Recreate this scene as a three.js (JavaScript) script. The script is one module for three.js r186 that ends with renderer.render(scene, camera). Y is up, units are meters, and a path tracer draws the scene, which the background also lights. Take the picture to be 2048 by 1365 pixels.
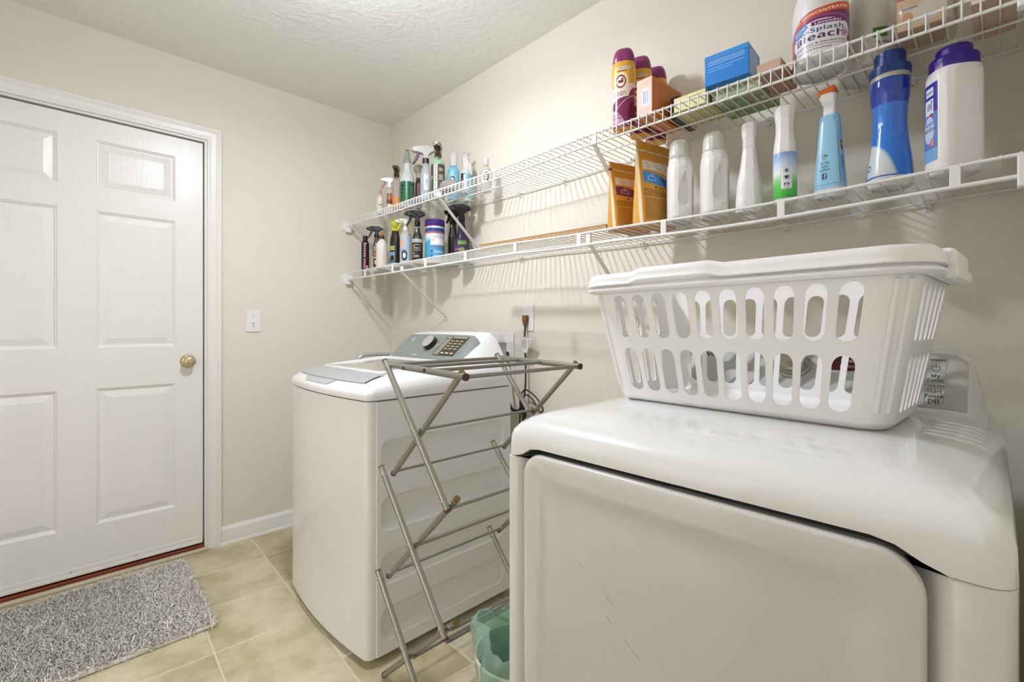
import * as THREE from 'three';
import { RoundedBoxGeometry } from 'three/addons/geometries/RoundedBoxGeometry.js';
import { RectAreaLightUniformsLib } from 'three/addons/lights/RectAreaLightUniformsLib.js';
import { mergeGeometries, toCreasedNormals } from 'three/addons/utils/BufferGeometryUtils.js';

// ---------------------------------------------------------------- camera, exposure
const scene = new THREE.Scene();
const CAM = new THREE.Vector3(2.771, 1.119, 1.575);
const YAW = THREE.MathUtils.degToRad(44.02);
const camera = new THREE.PerspectiveCamera(72.14, 2048 / 1365, 0.02, 30);
camera.position.copy(CAM);
camera.lookAt(CAM.x - Math.cos(YAW), CAM.y, CAM.z - Math.sin(YAW));
camera.setViewOffset(2048, 1365, 0, 27.24, 2048, 1365);
const renderer = new THREE.WebGLRenderer();
renderer.toneMapping = THREE.LinearToneMapping;
renderer.toneMappingExposure = 1.05;
renderer.shadowMap.enabled = true;
scene.background = new THREE.Color(0x000000);
RectAreaLightUniformsLib.init();
const LAMP_POWER = 1.2, LAMP_DOWN = 690;   // candela of the glowing dome, nits of its flat face
const HALL_POWER = 13;
const LAMP_COLOR = 0xecf1ff;

// ---------------------------------------------------------------- helpers
let seed = 12345;
const rnd = () => { seed = (seed * 1664525 + 1013904223) >>> 0; return seed / 4294967296; };
const rr = (a, b) => a + (b - a) * rnd();
const PI = Math.PI;
const taken = {};
function numbered(name) {
  const n = taken[name] = (taken[name] ?? -1) + 1;
  return n ? `${name}_${String(n).padStart(3, '0')}` : name;
}
function prep(g) {
  if (!g.attributes.uv) g.setAttribute('uv', new THREE.BufferAttribute(new Float32Array(g.attributes.position.count * 2), 2));
  if (!g.attributes.normal) g.computeVertexNormals();
  return g.index ? g.toNonIndexed() : g;
}
function merged(gs) {
  gs = Array.isArray(gs) ? gs : [gs];
  if (gs.length === 1) return gs[0];
  const list = gs.map(prep);
  for (const g of list) for (const k of Object.keys(g.attributes)) if (!['position', 'normal', 'uv'].includes(k)) g.deleteAttribute(k);
  return mergeGeometries(list);
}
function obj(name, gs, m, parent = scene) {
  const o = new THREE.Mesh(merged(gs), m);
  o.name = parent === scene ? numbered(name) : name;
  o.castShadow = o.receiveShadow = true;
  parent.add(o);
  return o;
}
function thing(name, label, category, pos = [0, 0, 0], turn = 0, group) {
  const o = new THREE.Group();
  o.name = numbered(name);
  o.position.set(...pos); o.rotation.y = turn;
  o.userData = { label, category };
  if (group) o.userData.group = group;
  scene.add(o);
  return o;
}
function struct(name, gs, m, label, category = 'wall') {
  const o = obj(name, gs, m);
  o.userData = { kind: 'structure', label, category };
  return o;
}
function structGroup(name, label, category, pos = [0, 0, 0], turn = 0) {
  const o = thing(name, label, category, pos, turn);
  o.userData.kind = 'structure';
  return o;
}
const face = (x, z) => Math.atan2(CAM.x - x, CAM.z - z);

// geometry
function box(x0, x1, y0, y1, z0, z1) {
  const g = new THREE.BoxGeometry(x1 - x0, y1 - y0, z1 - z0);
  g.translate((x0 + x1) / 2, (y0 + y1) / 2, (z0 + z1) / 2);
  return g;
}
function rbox(x0, x1, y0, y1, z0, z1, r = 0.004, s = 2) {
  const g = new RoundedBoxGeometry(x1 - x0, y1 - y0, z1 - z0, s, Math.min(r, (x1 - x0) / 2.01, (y1 - y0) / 2.01, (z1 - z0) / 2.01));
  g.translate((x0 + x1) / 2, (y0 + y1) / 2, (z0 + z1) / 2);
  return g;
}
function uvMetres(g, s = 1) {
  g = g.index ? g.toNonIndexed() : g;
  const p = g.attributes.position, n = g.attributes.normal, uv = new Float32Array(p.count * 2);
  for (let i = 0; i < p.count; i++) {
    const ax = Math.abs(n.getX(i)), ay = Math.abs(n.getY(i)), az = Math.abs(n.getZ(i));
    let u, v;
    if (ay > ax && ay > az) { u = p.getX(i); v = p.getZ(i); } else if (ax > az) { u = p.getZ(i); v = p.getY(i); } else { u = p.getX(i); v = p.getY(i); }
    uv[2 * i] = u * s; uv[2 * i + 1] = v * s;
  }
  g.setAttribute('uv', new THREE.BufferAttribute(uv, 2));
  return g;
}
const V = (x, y, z) => new THREE.Vector3(x, y, z);
function rod(a, b, r, seg = 8, open = false) {
  const A = V(...a), B = V(...b), d = B.clone().sub(A), L = d.length();
  const g = new THREE.CylinderGeometry(r, r, L, seg, 1, open);
  g.applyQuaternion(new THREE.Quaternion().setFromUnitVectors(V(0, 1, 0), d.normalize()));
  g.translate((A.x + B.x) / 2, (A.y + B.y) / 2, (A.z + B.z) / 2);
  return g;
}
function tube(pts, r, n = 40, seg = 8) {
  return new THREE.TubeGeometry(new THREE.CatmullRomCurve3(pts.map(p => V(...p))), n, r, seg);
}
function cyl(r0, r1, y0, y1, seg = 24, x = 0, z = 0) {
  const g = new THREE.CylinderGeometry(r1, r0, y1 - y0, seg);
  g.translate(x, (y0 + y1) / 2, z);
  return g;
}
function rrShape(x0, x1, y0, y1, r, C = THREE.Shape, n = 6) {
  const s = new C();
  const c = [[x1 - r, y0 + r, -PI / 2], [x1 - r, y1 - r, 0], [x0 + r, y1 - r, PI / 2], [x0 + r, y0 + r, PI]];
  let first = true;
  for (const [cx, cy, a] of c) for (let i = 0; i <= n; i++) {
    const t = a + (PI / 2) * i / n, X = cx + r * Math.cos(t), Y = cy + r * Math.sin(t);
    if (first) { s.moveTo(X, Y); first = false; } else s.lineTo(X, Y);
  }
  s.closePath();
  return s;
}
function rrPoints(x0, x1, y0, y1, r, n = 6) {
  const out = [];
  const c = [[x1 - r, y0 + r, -PI / 2], [x1 - r, y1 - r, 0], [x0 + r, y1 - r, PI / 2], [x0 + r, y0 + r, PI]];
  for (const [cx, cy, a] of c) for (let i = 0; i <= n; i++) { const t = a + (PI / 2) * i / n; out.push([cx + r * Math.cos(t), cy + r * Math.sin(t)]); }
  return out;
}
// rings of points (all the same length) joined into a surface; capEnd closes the last ring
function skin(rings, { closed = true, capStart = false, capEnd = false, flip = false, crease = 0.7 } = {}) {
  const pos = [], idx = [], n = rings[0].length;
  for (const r of rings) for (const p of r) pos.push(...p);
  const m = closed ? n : n - 1;
  for (let i = 0; i < rings.length - 1; i++) for (let j = 0; j < m; j++) {
    const a = i * n + j, b = i * n + (j + 1) % n, c = a + n, d = b + n;
    if (flip) idx.push(a, c, b, b, c, d); else idx.push(a, b, c, b, d, c);
  }
  const cap = (ri, rev) => {
    const c = [0, 0, 0]; for (const p of rings[ri]) { c[0] += p[0] / n; c[1] += p[1] / n; c[2] += p[2] / n; }
    const k = pos.length / 3; pos.push(...c);
    for (let j = 0; j < n; j++) { const a = ri * n + j, b = ri * n + (j + 1) % n; if (rev) idx.push(k, b, a); else idx.push(k, a, b); }
  };
  if (capStart) cap(0, !flip);
  if (capEnd) cap(rings.length - 1, flip);
  let g = new THREE.BufferGeometry();
  g.setAttribute('position', new THREE.Float32BufferAttribute(pos, 3));
  g.setIndex(idx);
  g.setAttribute('uv', new THREE.Float32BufferAttribute(new Float32Array(pos.length / 3 * 2), 2));
  if (crease) g = toCreasedNormals(g, crease); else g.computeVertexNormals();
  return g;
}
// bottles: keys [y, a, b, n, ox, oz]; smoothed along the height
function smooth(keys, sub = 5) {
  const K = keys.map(k => [k[0], k[1], k[2] ?? k[1], k[3] ?? 2, k[4] ?? 0, k[5] ?? 0]);
  const out = [];
  for (let i = 0; i < K.length - 1; i++) {
    const p0 = K[Math.max(0, i - 1)], p1 = K[i], p2 = K[i + 1], p3 = K[Math.min(K.length - 1, i + 2)];
    const sharp = K[i + 1][0] - K[i][0] < 0.0025;
    const m = sharp ? 1 : sub;
    for (let j = 0; j < m; j++) {
      const t = j / m, h = p2[0] - p1[0];
      out.push(p1.map((_, c) => {
        if (c === 0) return p1[0] + h * t;
        const m1 = (p2[0] - p0[0]) > 1e-6 ? (p2[c] - p0[c]) / (p2[0] - p0[0]) * h : 0;
        const m2 = (p3[0] - p1[0]) > 1e-6 ? (p3[c] - p1[c]) / (p3[0] - p1[0]) * h : 0;
        const lim = (mm, d) => Math.sign(mm) === Math.sign(d) ? Math.sign(mm) * Math.min(Math.abs(mm), 3 * Math.abs(d)) : 0;
        const d = p2[c] - p1[c], a = c < 3 ? lim(m1, d) : d, b = c < 3 ? lim(m2, d) : d;
        const t2 = t * t, t3 = t2 * t;
        return (2 * t3 - 3 * t2 + 1) * p1[c] + (t3 - 2 * t2 + t) * a + (-2 * t3 + 3 * t2) * p2[c] + (t3 - t2) * b;
      }));
    }
  }
  out.push(K[K.length - 1]);
  return out;
}
function sePoint(s, phi, off = 0) {
  const c = Math.cos(phi), q = Math.sin(phi), e = 2 / s[3];
  const x = (s[1] + off) * Math.sign(c) * Math.pow(Math.abs(c), e), z = (s[2] + off) * Math.sign(q) * Math.pow(Math.abs(q), e);
  return [x + s[4], s[0], z + s[5]];
}
function loft(keys, { seg = 36, sub = 5, capStart = true, capEnd = true, dent = null, crease = 0.9 } = {}) {
  const S = smooth(keys, sub);
  const rings = S.map(s => { const r = []; for (let j = 0; j < seg; j++) { const phi = -2 * PI * j / seg; r.push(sePoint(s, phi, dent ? dent(((phi + 2 * PI) % (2 * PI)), s[0]) : 0)); } return r; });
  return skin(rings, { capStart, capEnd, crease });
}
// a wrapped label: from angle d0 to d1 in degrees (90 = local front), y0..y1, on the same body
function wrap(keys, d0, d1, y0, y1, off = 0.0008, sub = 5, seg = 24) {
  const S = smooth(keys, sub);
  const at = y => { let i = 0; while (i < S.length - 2 && S[i + 1][0] < y) i++; const t = Math.min(1, Math.max(0, (y - S[i][0]) / Math.max(1e-6, S[i + 1][0] - S[i][0]))); return S[i].map((v, k) => v + (S[i + 1][k] - v) * t); };
  const ny = 14, pos = [], uv = [], idx = [];
  // even spacing along the outline, so that print is not stretched round the corners
  const mid = at((y0 + y1) / 2), N = 240, cum = [0]; let prev = sePoint(mid, d0 * PI / 180);
  for (let i = 1; i <= N; i++) { const p = sePoint(mid, (d0 + (d1 - d0) * i / N) * PI / 180); cum.push(cum[i - 1] + Math.hypot(p[0] - prev[0], p[2] - prev[2])); prev = p; }
  const phis = []; for (let j = 0, i = 0; j <= seg; j++) { const L = cum[N] * j / seg; while (i < N - 1 && cum[i + 1] < L) i++; phis.push((d0 + (d1 - d0) * (i + (L - cum[i]) / Math.max(1e-9, cum[i + 1] - cum[i])) / N) * PI / 180); }
  for (let i = 0; i <= ny; i++) {
    const y = y0 + (y1 - y0) * i / ny, s = at(y); s[0] = y;
    for (let j = 0; j <= seg; j++) {
      const phi = phis[j];
      pos.push(...sePoint(s, phi, off)); uv.push(j / seg, i / ny);
    }
  }
  for (let i = 0; i < ny; i++) for (let j = 0; j < seg; j++) { const a = i * (seg + 1) + j, b = a + 1, c = a + seg + 1, d = c + 1; idx.push(a, b, c, b, d, c); }
  const g = new THREE.BufferGeometry();
  g.setAttribute('position', new THREE.Float32BufferAttribute(pos, 3));
  g.setAttribute('uv', new THREE.Float32BufferAttribute(uv, 2));
  g.setIndex(idx); g.computeVertexNormals();
  return g;
}
function extrude(pts, depth, bevel = 0.002, seg = 2) {
  const s = new THREE.Shape(pts.map(p => new THREE.Vector2(p[0], p[1])));
  const g = new THREE.ExtrudeGeometry(s, { depth: depth - 2 * bevel, bevelEnabled: bevel > 0, bevelSize: bevel, bevelThickness: bevel, bevelOffset: -bevel, bevelSegments: seg, curveSegments: 8 });
  g.translate(0, 0, -(depth - 2 * bevel) / 2);
  return g;
}
const turnY = (g, a) => { g.rotateY(a); return g; };
const move = (g, x, y, z) => { g.translate(x, y, z); return g; };

// textures
function canvas(w, h, draw) {
  const c = document.createElement('canvas'); c.width = w; c.height = h;
  draw(c.getContext('2d'), w, h);
  const t = new THREE.CanvasTexture(c); t.colorSpace = THREE.SRGBColorSpace; t.anisotropy = 8;
  return t;
}
function noiseGrid(n, cells, sd) {
  let s = sd; const r = () => { s = (s * 1664525 + 1013904223) >>> 0; return s / 4294967296; };
  const G = new Float32Array(cells * cells).map(() => r()), out = new Float32Array(n * n);
  for (let y = 0; y < n; y++) for (let x = 0; x < n; x++) {
    const fx = x / n * cells, fy = y / n * cells, ix = Math.floor(fx), iy = Math.floor(fy);
    let tx = fx - ix, ty = fy - iy; tx = tx * tx * (3 - 2 * tx); ty = ty * ty * (3 - 2 * ty);
    const g = (a, b) => G[(b % cells) * cells + (a % cells)];
    out[y * n + x] = (g(ix, iy) * (1 - tx) + g(ix + 1, iy) * tx) * (1 - ty) + (g(ix, iy + 1) * (1 - tx) + g(ix + 1, iy + 1) * tx) * ty;
  }
  return out;
}
function fbm(n, base, oct, sd, gain = 0.5) {
  const out = new Float32Array(n * n); let a = 1, tot = 0;
  for (let o = 0; o < oct; o++) { const g = noiseGrid(n, base << o, sd + o * 77); for (let i = 0; i < out.length; i++) out[i] += a * g[i]; tot += a; a *= gain; }
  for (let i = 0; i < out.length; i++) out[i] /= tot;
  return out;
}
function dataTex(n, fn, srgb = true) {
  const d = new Uint8Array(n * n * 4);
  for (let i = 0; i < n * n; i++) { const c = fn(i, i % n, Math.floor(i / n)); d[4 * i] = c[0]; d[4 * i + 1] = c[1]; d[4 * i + 2] = c[2]; d[4 * i + 3] = 255; }
  const t = new THREE.DataTexture(d, n, n); t.magFilter = THREE.LinearFilter; t.minFilter = THREE.LinearMipmapLinearFilter; t.generateMipmaps = true;
  t.wrapS = t.wrapT = THREE.RepeatWrapping; if (srgb) t.colorSpace = THREE.SRGBColorSpace; t.needsUpdate = true;
  return t;
}
const cl = v => Math.max(0, Math.min(255, v));
const grey = v => { v = cl(v * 255); return [v, v, v]; };

const nWall = fbm(512, 40, 3, 5, 0.6);
const wallBump = dataTex(512, i => grey(nWall[i]), false);
const nA = fbm(512, 14, 4, 31, 0.55);
const ceilBump = dataTex(512, i => { const v = nA[i]; const k = v > 0.5 ? 0.6 + (v - 0.5) * 0.9 : 0.25 + v * 0.6; return grey(k); }, false);
const nT = fbm(1024, 4, 7, 91, 0.62), nT2 = fbm(1024, 12, 5, 17, 0.6);
const tileMap = dataTex(1024, i => {
  const v = (nT[i] - 0.5) * 1.9 + (nT2[i] - 0.5) * 0.9, k = Math.max(-1, Math.min(1, v * 1.5));
  return k > 0 ? [cl(210 + 20 * k), cl(200 + 20 * k), cl(170 + 28 * k)] : [cl(210 + 32 * k), cl(200 + 35 * k), cl(170 + 42 * k)];
});
const nG = noiseGrid(512, 128, 3), nG2 = noiseGrid(512, 64, 9);
const grainBump = dataTex(512, (i, x, y) => { const k = nG[(Math.floor(y / 24) % 512) * 512 + x] * 0.6 + nG2[(Math.floor(y / 60) % 512) * 512 + (x * 2) % 512] * 0.4; return grey(k); }, false);

function M(color, rough = 0.5, extra = {}) { return new THREE.MeshPhysicalMaterial({ color, roughness: rough, ...extra }); }
const clear = (color, att = 0.08, rough = 0.08) => new THREE.MeshPhysicalMaterial({ color, roughness: rough, transmission: 0.9, thickness: 0, ior: 1.45, specularIntensity: 0.6 });

// colours
const WALL = M(0xe8e2d2, 0.75, { bumpMap: wallBump, bumpScale: 0.0006 });
const CEIL = M(0xf3f3ee, 0.9, { bumpMap: ceilBump, bumpScale: 0.0032 });
const TRIM = M(0xf0eee8, 0.35);
const DOORM = M(0xf1eee8, 0.32, { bumpMap: grainBump, bumpScale: 0.0003 });
const APPL = M(0xefeeeb, 0.22, { clearcoat: 0.5, clearcoatRoughness: 0.1 });
const APPL_TOP = M(0xf5f4f2, 0.16, { clearcoat: 0.6, clearcoatRoughness: 0.06 });
const WIRE = M(0xeeece6, 0.35);
const STEEL = M(0xb9b8b0, 0.32, { metalness: 0.75 }), RACK = M(0x9d9b91, 0.34, { metalness: 0.7 });
const ALU = M(0x96938a, 0.36, { metalness: 0.7 });
const BRASS = M(0xcbbd95, 0.3, { metalness: 0.8 });
const WHITE = M(0xf1efec, 0.32);
const BASKET = M(0xfaf8f6, 0.35);
const BLACK = M(0x17130f, 0.35);
const BROWNCAP = M(0x3a2313, 0.35);
const WOODRED = M(0x7a3413, 0.45);
const GREYP = M(0xb3b5b0, 0.35);

// ---------------------------------------------------------------- room shell
const RX = 2.86, RZ = 2.16, H = 2.44, T = 0.12;
const DZ0 = 1.052, DZ1 = 1.986, DTOP = 2.05;          // door slab edges
const OZ0 = DZ0 - 0.02, OZ1 = DZ1 + 0.02, OTOP = DTOP + 0.02;
// the washer's water box sits in a real opening of this wall
const WB = [0.908, 1.114, 0.898, 1.047];
struct('wall_right', [box(-T, WB[0], 0, H, -T, 0), box(WB[1], RX + T, 0, H, -T, 0), box(WB[0], WB[1], 0, WB[2], -T, 0), box(WB[0], WB[1], WB[3], H, -T, 0), box(WB[0], WB[1], WB[2], WB[3], -T, -0.092)].map(g => uvMetres(g, 2)), WALL, 'beige painted wall carrying the two long wire shelves');
struct('wall_left', [box(-T, 0, 0, H, 0, OZ0), box(-T, 0, 0, H, OZ1, RZ), box(-T, 0, OTOP, H, OZ0, OZ1)].map(g => uvMetres(g, 2)), WALL, 'beige painted wall with the white panelled door');
const PX0 = 1.2, PX1 = 2.1, PTOP = 2.05;      // open doorway behind the viewer, to a lit hallway
struct('wall_back', [box(-T, PX0, 0, H, RZ, RZ + T), box(PX1, RX + T, 0, H, RZ, RZ + T), box(PX0, PX1, PTOP, H, RZ, RZ + T)].map(g => uvMetres(g, 2)), WALL, 'beige painted wall with an open doorway behind the viewer');
{
  const HX0 = 0.1, HX1 = 3.2, HZ0 = RZ + T, HZ1 = 3.7;
  const hall = structGroup('wall_hall', 'pale hallway beyond the open doorway', 'hallway');
  const HW = M(0xefece6, 0.8);
  obj('hall_wall', box(HX0 - T, HX1 + T, 0, H, HZ1, HZ1 + T), HW, hall);
  obj('hall_wall', box(HX0 - T, HX0, 0, H, HZ0, HZ1), HW, hall);
  obj('hall_wall', box(HX1, HX1 + T, 0, H, HZ0, HZ1), HW, hall);
  obj('hall_wall', box(RX + T, HX1, 0, H, HZ0 - T, HZ0), HW, hall);
  obj('hall_ceiling', box(HX0 - T, HX1 + T, H + 0.001, H + T, HZ0, HZ1 + T), HW, hall);
  obj('hall_floor', box(HX0 - T, HX1 + T, -0.1, -0.001, HZ0 - 0.001, HZ1 + T), M(0xcfc7b6, 0.6), hall);
}
struct('wall_near', uvMetres(box(RX, RX + T, 0, H, 0, RZ), 2), WALL, 'beige painted wall at the end beside the dryer');
struct('ceiling', uvMetres(box(-T, RX + T, H, H + T, -T, RZ + T), 4), CEIL, 'off-white textured ceiling', 'ceiling');
const FLOOR = structGroup('floor', 'beige stone-look tiled floor with pale joints', 'floor');
obj('grout', box(-T, RX + T, -0.1, -0.0022, -T, RZ + T), M(0xdbd2b4, 0.8), FLOOR);
{
  const TS = 0.3155, ang = 0.038, tileMats = [0xffffff, 0xf6f3ec, 0xfffdf6].map(c => M(c, 0.38, { map: tileMap, bumpMap: tileMap, bumpScale: 0.0006 }));
  const ox = 0.285, oz = 0.852, ca = Math.cos(ang), sa = Math.sin(ang);
  const clip = (poly, f) => { const out = []; for (let i = 0; i < poly.length; i++) { const a = poly[i], b = poly[(i + 1) % poly.length], fa = f(a), fb = f(b); if (fa >= 0) out.push(a); if (fa * fb < 0) { const t = fa / (fa - fb); out.push([a[0] + (b[0] - a[0]) * t, a[1] + (b[1] - a[1]) * t]); } } return out; };
  for (let i = -3; i < 11; i++) for (let j = -6; j < 7; j++) {
    const g = 0.0028, c = [[i * TS + g, j * TS + g], [(i + 1) * TS - g, j * TS + g], [(i + 1) * TS - g, (j + 1) * TS - g], [i * TS + g, (j + 1) * TS - g]];
    let poly = c.map(([u, v]) => [ox + u * ca - v * sa, oz + u * sa + v * ca]);
    for (const f of [p => p[0], p => RX - p[0], p => p[1], p => RZ - p[1]]) if (poly.length) poly = clip(poly, f);
    if (poly.length < 3) continue;
    let A = 0, cx = 0, cz = 0; poly.forEach((p, k) => { const q = poly[(k + 1) % poly.length]; A += p[0] * q[1] - q[0] * p[1]; cx += p[0] / poly.length; cz += p[1] / poly.length; });
    if (Math.abs(A) < 0.0006) continue;
    const uo = rnd(), vo = rnd(), pos = [], uv = [], idx = [], n = poly.length;
    const put = (p, y) => { pos.push(p[0], y, p[1]); uv.push((p[0]) * 1.25 + uo, (p[1]) * 1.25 + vo); };
    poly.forEach(p => put(p, -0.003));
    const ins = p => { const d = Math.hypot(cx - p[0], cz - p[1]); const k = Math.min(0.5, 0.0052 / d); return [p[0] + (cx - p[0]) * k, p[1] + (cz - p[1]) * k]; };
    poly.forEach(p => put(ins(p), 0)); poly.forEach(p => put(ins(p), 0));
    for (let k = 0; k < n; k++) { const q = (k + 1) % n; idx.push(k, n + k, q, q, n + k, n + q); }
    for (let k = 1; k < n - 1; k++) idx.push(2 * n, 2 * n + k + 1, 2 * n + k);
    const G = new THREE.BufferGeometry(); G.setAttribute('position', new THREE.Float32BufferAttribute(pos, 3)); G.setAttribute('uv', new THREE.Float32BufferAttribute(uv, 2)); G.setIndex(idx); G.computeVertexNormals();
    obj('tile', G, tileMats[Math.floor(rnd() * 3)], FLOOR);
  }
}
// baseboards: profile [out, y]
const BP = [[0, 0], [0.019, 0], [0.018, 0.008], [0.0125, 0.016], [0.0125, 0.062], [0.011, 0.068], [0.0115, 0.074], [0.007, 0.084], [0.0035, 0.091], [0, 0.092]];
function board(name, label, A, B, out) {
  const rings = [A, B].map(([x, z]) => BP.map(([d, y]) => [x + out[0] * d, y, z + out[1] * d]));
  const g = skin(rings, { crease: 0.5, capStart: true, capEnd: true, flip: true });
  const o = struct(name, g, TRIM, label, 'baseboard');
  o.material = TRIM; return o;
}
board('baseboard_left', 'white moulded baseboard between the door casing and the corner', [0, 0.988], [0, 0.0], [1, 0]);
board('baseboard_right', 'white baseboard along the wall behind the machines', [0.02, 0], [RX, 0], [0, 1]);

// door casing: profile across the width (distance outwards from the opening edge, height off the wall)
{
  const CP = [[0.0, 0], [0.0, 0.008], [0.004, 0.011], [0.010, 0.011], [0.013, 0.0085], [0.017, 0.0105], [0.038, 0.0135], [0.042, 0.0165], [0.046, 0.0165], [0.048, 0.0145], [0.052, 0.017], [0.059, 0.017], [0.061, 0.014], [0.061, 0]];
  const z0 = OZ0 + 0.007, z1 = OZ1 - 0.007, yt = OTOP - 0.007;
  const path = [[z0, 0, -1, 0], [z0, yt, -1, 1], [z1, yt, 1, 1], [z1, 0, 1, 0]];
  const rings = path.map(([z, y, dz, dy]) => CP.map(([d, h]) => [h, y + dy * d, z + dz * d]));
  struct('trim_1', skin(rings, { crease: 0.45, capStart: true, capEnd: true, closed: true }), TRIM, 'white moulded casing around the panelled door', 'door casing');
  struct('trim_2', [box(-T, -0.0005, 0, OTOP - 0.016, OZ0, OZ0 + 0.0165), box(-T, -0.0005, 0, OTOP - 0.016, OZ1 - 0.0165, OZ1), box(-T, -0.0005, OTOP - 0.0165, OTOP, OZ0, OZ1),
    box(-0.075, -0.055, 0.03, OTOP - 0.02, OZ0 + 0.01, OZ0 + 0.03), box(-0.075, -0.055, 0.03, OTOP - 0.02, OZ1 - 0.03, OZ1 - 0.01), box(-0.075, -0.055, OTOP - 0.04, OTOP - 0.01, OZ0 + 0.01, OZ1 - 0.01)], TRIM, 'white door jamb inside the casing', 'door jamb');
  const th = structGroup('trim_3', 'red-brown wooden sill with pale edge under the door', 'threshold');
  obj('wooden_sill', rbox(-T, -0.002, 0, 0.028, OZ0 + 0.017, OZ1 - 0.017, 0.004), WOODRED, th);
  obj('pale_edge', rbox(-0.002, 0.022, 0, 0.014, OZ0 + 0.004, OZ1 - 0.004, 0.004), M(0xcfc6ad, 0.5), th);
  // something solid behind the closed door
  struct('wall_outer', box(-T - 0.05, -T, 0, H, OZ0 - 0.1, OZ1 + 0.1), M(0x6a4a30, 0.8), 'dark space behind the closed door');
}
// six-panel door, built facing +z then turned to face +x
{
  const zc = (DZ0 + DZ1) / 2, hw = (DZ1 - DZ0) / 2 - 0.0025;
  const d = structGroup('door_1', 'white six-panel interior door with a round knob', 'door', [-0.012, 0, zc], PI / 2);
  const P = [];
  for (const [a, b] of [[0.062, 0.351], [-0.351, -0.062]]) for (const [y0, y1] of [[1.733, 1.953], [1.028, 1.638], [0.243, 0.846]]) P.push([a, b, y0, y1]);
  const s = rrShape(-hw, hw, 0.046, DTOP - 0.004, 0.002, THREE.Shape, 2);
  for (const [a, b, c, e] of P) s.holes.push(rrShape(a, b, c, e, 0.001, THREE.Path, 1));
  const g = new THREE.ExtrudeGeometry(s, { depth: 0.014, bevelEnabled: false }); g.translate(0, 0, -0.014);
  obj('slab', [uvMetres(g, 3), box(-hw, hw, 0.046, DTOP - 0.004, -0.036, -0.0135)], DOORM, d);
  for (const [a, b, c, e] of P) {
    const rings = [[0, 0], [0.004, -0.004], [0.007, -0.0045], [0.011, -0.0095], [0.016, -0.0095], [0.043, -0.0025], [0.046, -0.003], [0.047, -0.0025]].map(([i, z]) => [[a + i, c + i, z], [b - i, c + i, z], [b - i, e - i, z], [a + i, e - i, z]]);
    const gg = skin(rings, { crease: 0.1, capEnd: true });
    obj('door_panel', uvMetres(gg, 3), DOORM, d);
  }
  // the latch side is at local x = +hw (towards the corner of the room)
  const kx = zc - 1.117, ky = 0.952;
  const kn = obj('knob', [skin([[0.0001, 0.058], [0.012, 0.058], [0.02, 0.0555], [0.0255, 0.049], [0.0265, 0.042], [0.024, 0.034], [0.016, 0.026], [0.0125, 0.022], [0.012, 0.008]].map(([r, z]) => Array.from({ length: 32 }, (_, k) => [kx + r * Math.cos(k * PI / 16), ky + r * Math.sin(k * PI / 16), z])), { flip: true, crease: 0.8 })], BRASS, d);
  kn.userData.label = 'round tarnished brass knob';
  obj('rosette', [skin([[0.0125, 0.012], [0.022, 0.01], [0.03, 0.006], [0.0325, 0.003], [0.0335, 0]].map(([r, z]) => Array.from({ length: 32 }, (_, k) => [kx + r * Math.cos(k * PI / 16), ky + r * Math.sin(k * PI / 16), z])), { flip: true, crease: 0.8 })], BRASS, kn);
  obj('lock_button', [rbox(kx - 0.006, kx + 0.006, ky - 0.0022, ky + 0.0022, 0.056, 0.066, 0.0015)], STEEL, kn);
  obj('latch_plate', rbox(hw - 0.006, hw + 0.0015, ky - 0.03, ky + 0.03, -0.03, -0.001, 0.001), BRASS, d);
  const sw = obj('door_sweep', [rbox(-hw + 0.002, hw - 0.002, 0.047, 0.071, 0, 0.004, 0.0015), rbox(-hw + 0.002, hw - 0.002, 0.036, 0.05, 0.0005, 0.0055, 0.002)], TRIM, d);
  for (const x of [0.41, 0.2, -0.02, -0.24, -0.42]) { const c = cyl(0.0032, 0.0032, 0, 0.0012, 10); c.rotateX(PI / 2); move(c, x, 0.06, 0.0045); obj('screw', c, STEEL, sw); }
}
// ceiling lamp: a globe just above the picture
{
  const L = thing('ceiling_lamp', 'round glass globe lamp on the ceiling', 'lamp', [1.37, H, 0.97]);
  obj('canopy', skin([[0.02, 0], [0.1, 0], [0.108, -0.004], [0.108, -0.075], [0.105, -0.075], [0.103, -0.006], [0.02, -0.005]].map(([r, y]) => Array.from({ length: 40 }, (_, k) => [r * Math.cos(k * PI / 20), y, r * Math.sin(k * PI / 20)])), { crease: 0.6 }), WHITE, L);
  const globe = obj('globe', move(new THREE.SphereGeometry(0.06, 32, 20), 0, -0.12, 0), new THREE.MeshStandardMaterial({ color: 0xffffff, emissive: LAMP_COLOR, emissiveIntensity: 5, roughness: 0.3 }), L);
  globe.castShadow = false;
  const pl = new THREE.PointLight(LAMP_COLOR, LAMP_POWER, 0, 2);
  pl.position.set(0, -0.12, 0); pl.castShadow = true; pl.shadow.radius = 1.7; pl.shadow.mapSize.set(2048, 2048); pl.shadow.bias = -0.0005; pl.name = 'lamp_light';
  L.add(pl);
  obj('diffuser', cyl(0.05, 0.05, -0.187, -0.183, 32), new THREE.MeshStandardMaterial({ color: 0xffffff, emissive: LAMP_COLOR, emissiveIntensity: 5, roughness: 0.4 }), L).castShadow = false;
  const ra = new THREE.RectAreaLight(LAMP_COLOR, LAMP_DOWN, 0.085, 0.085);
  ra.position.set(0, -0.19, 0); ra.rotation.x = -PI / 2; ra.name = 'diffuser_light';
  L.add(ra);
}

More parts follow.
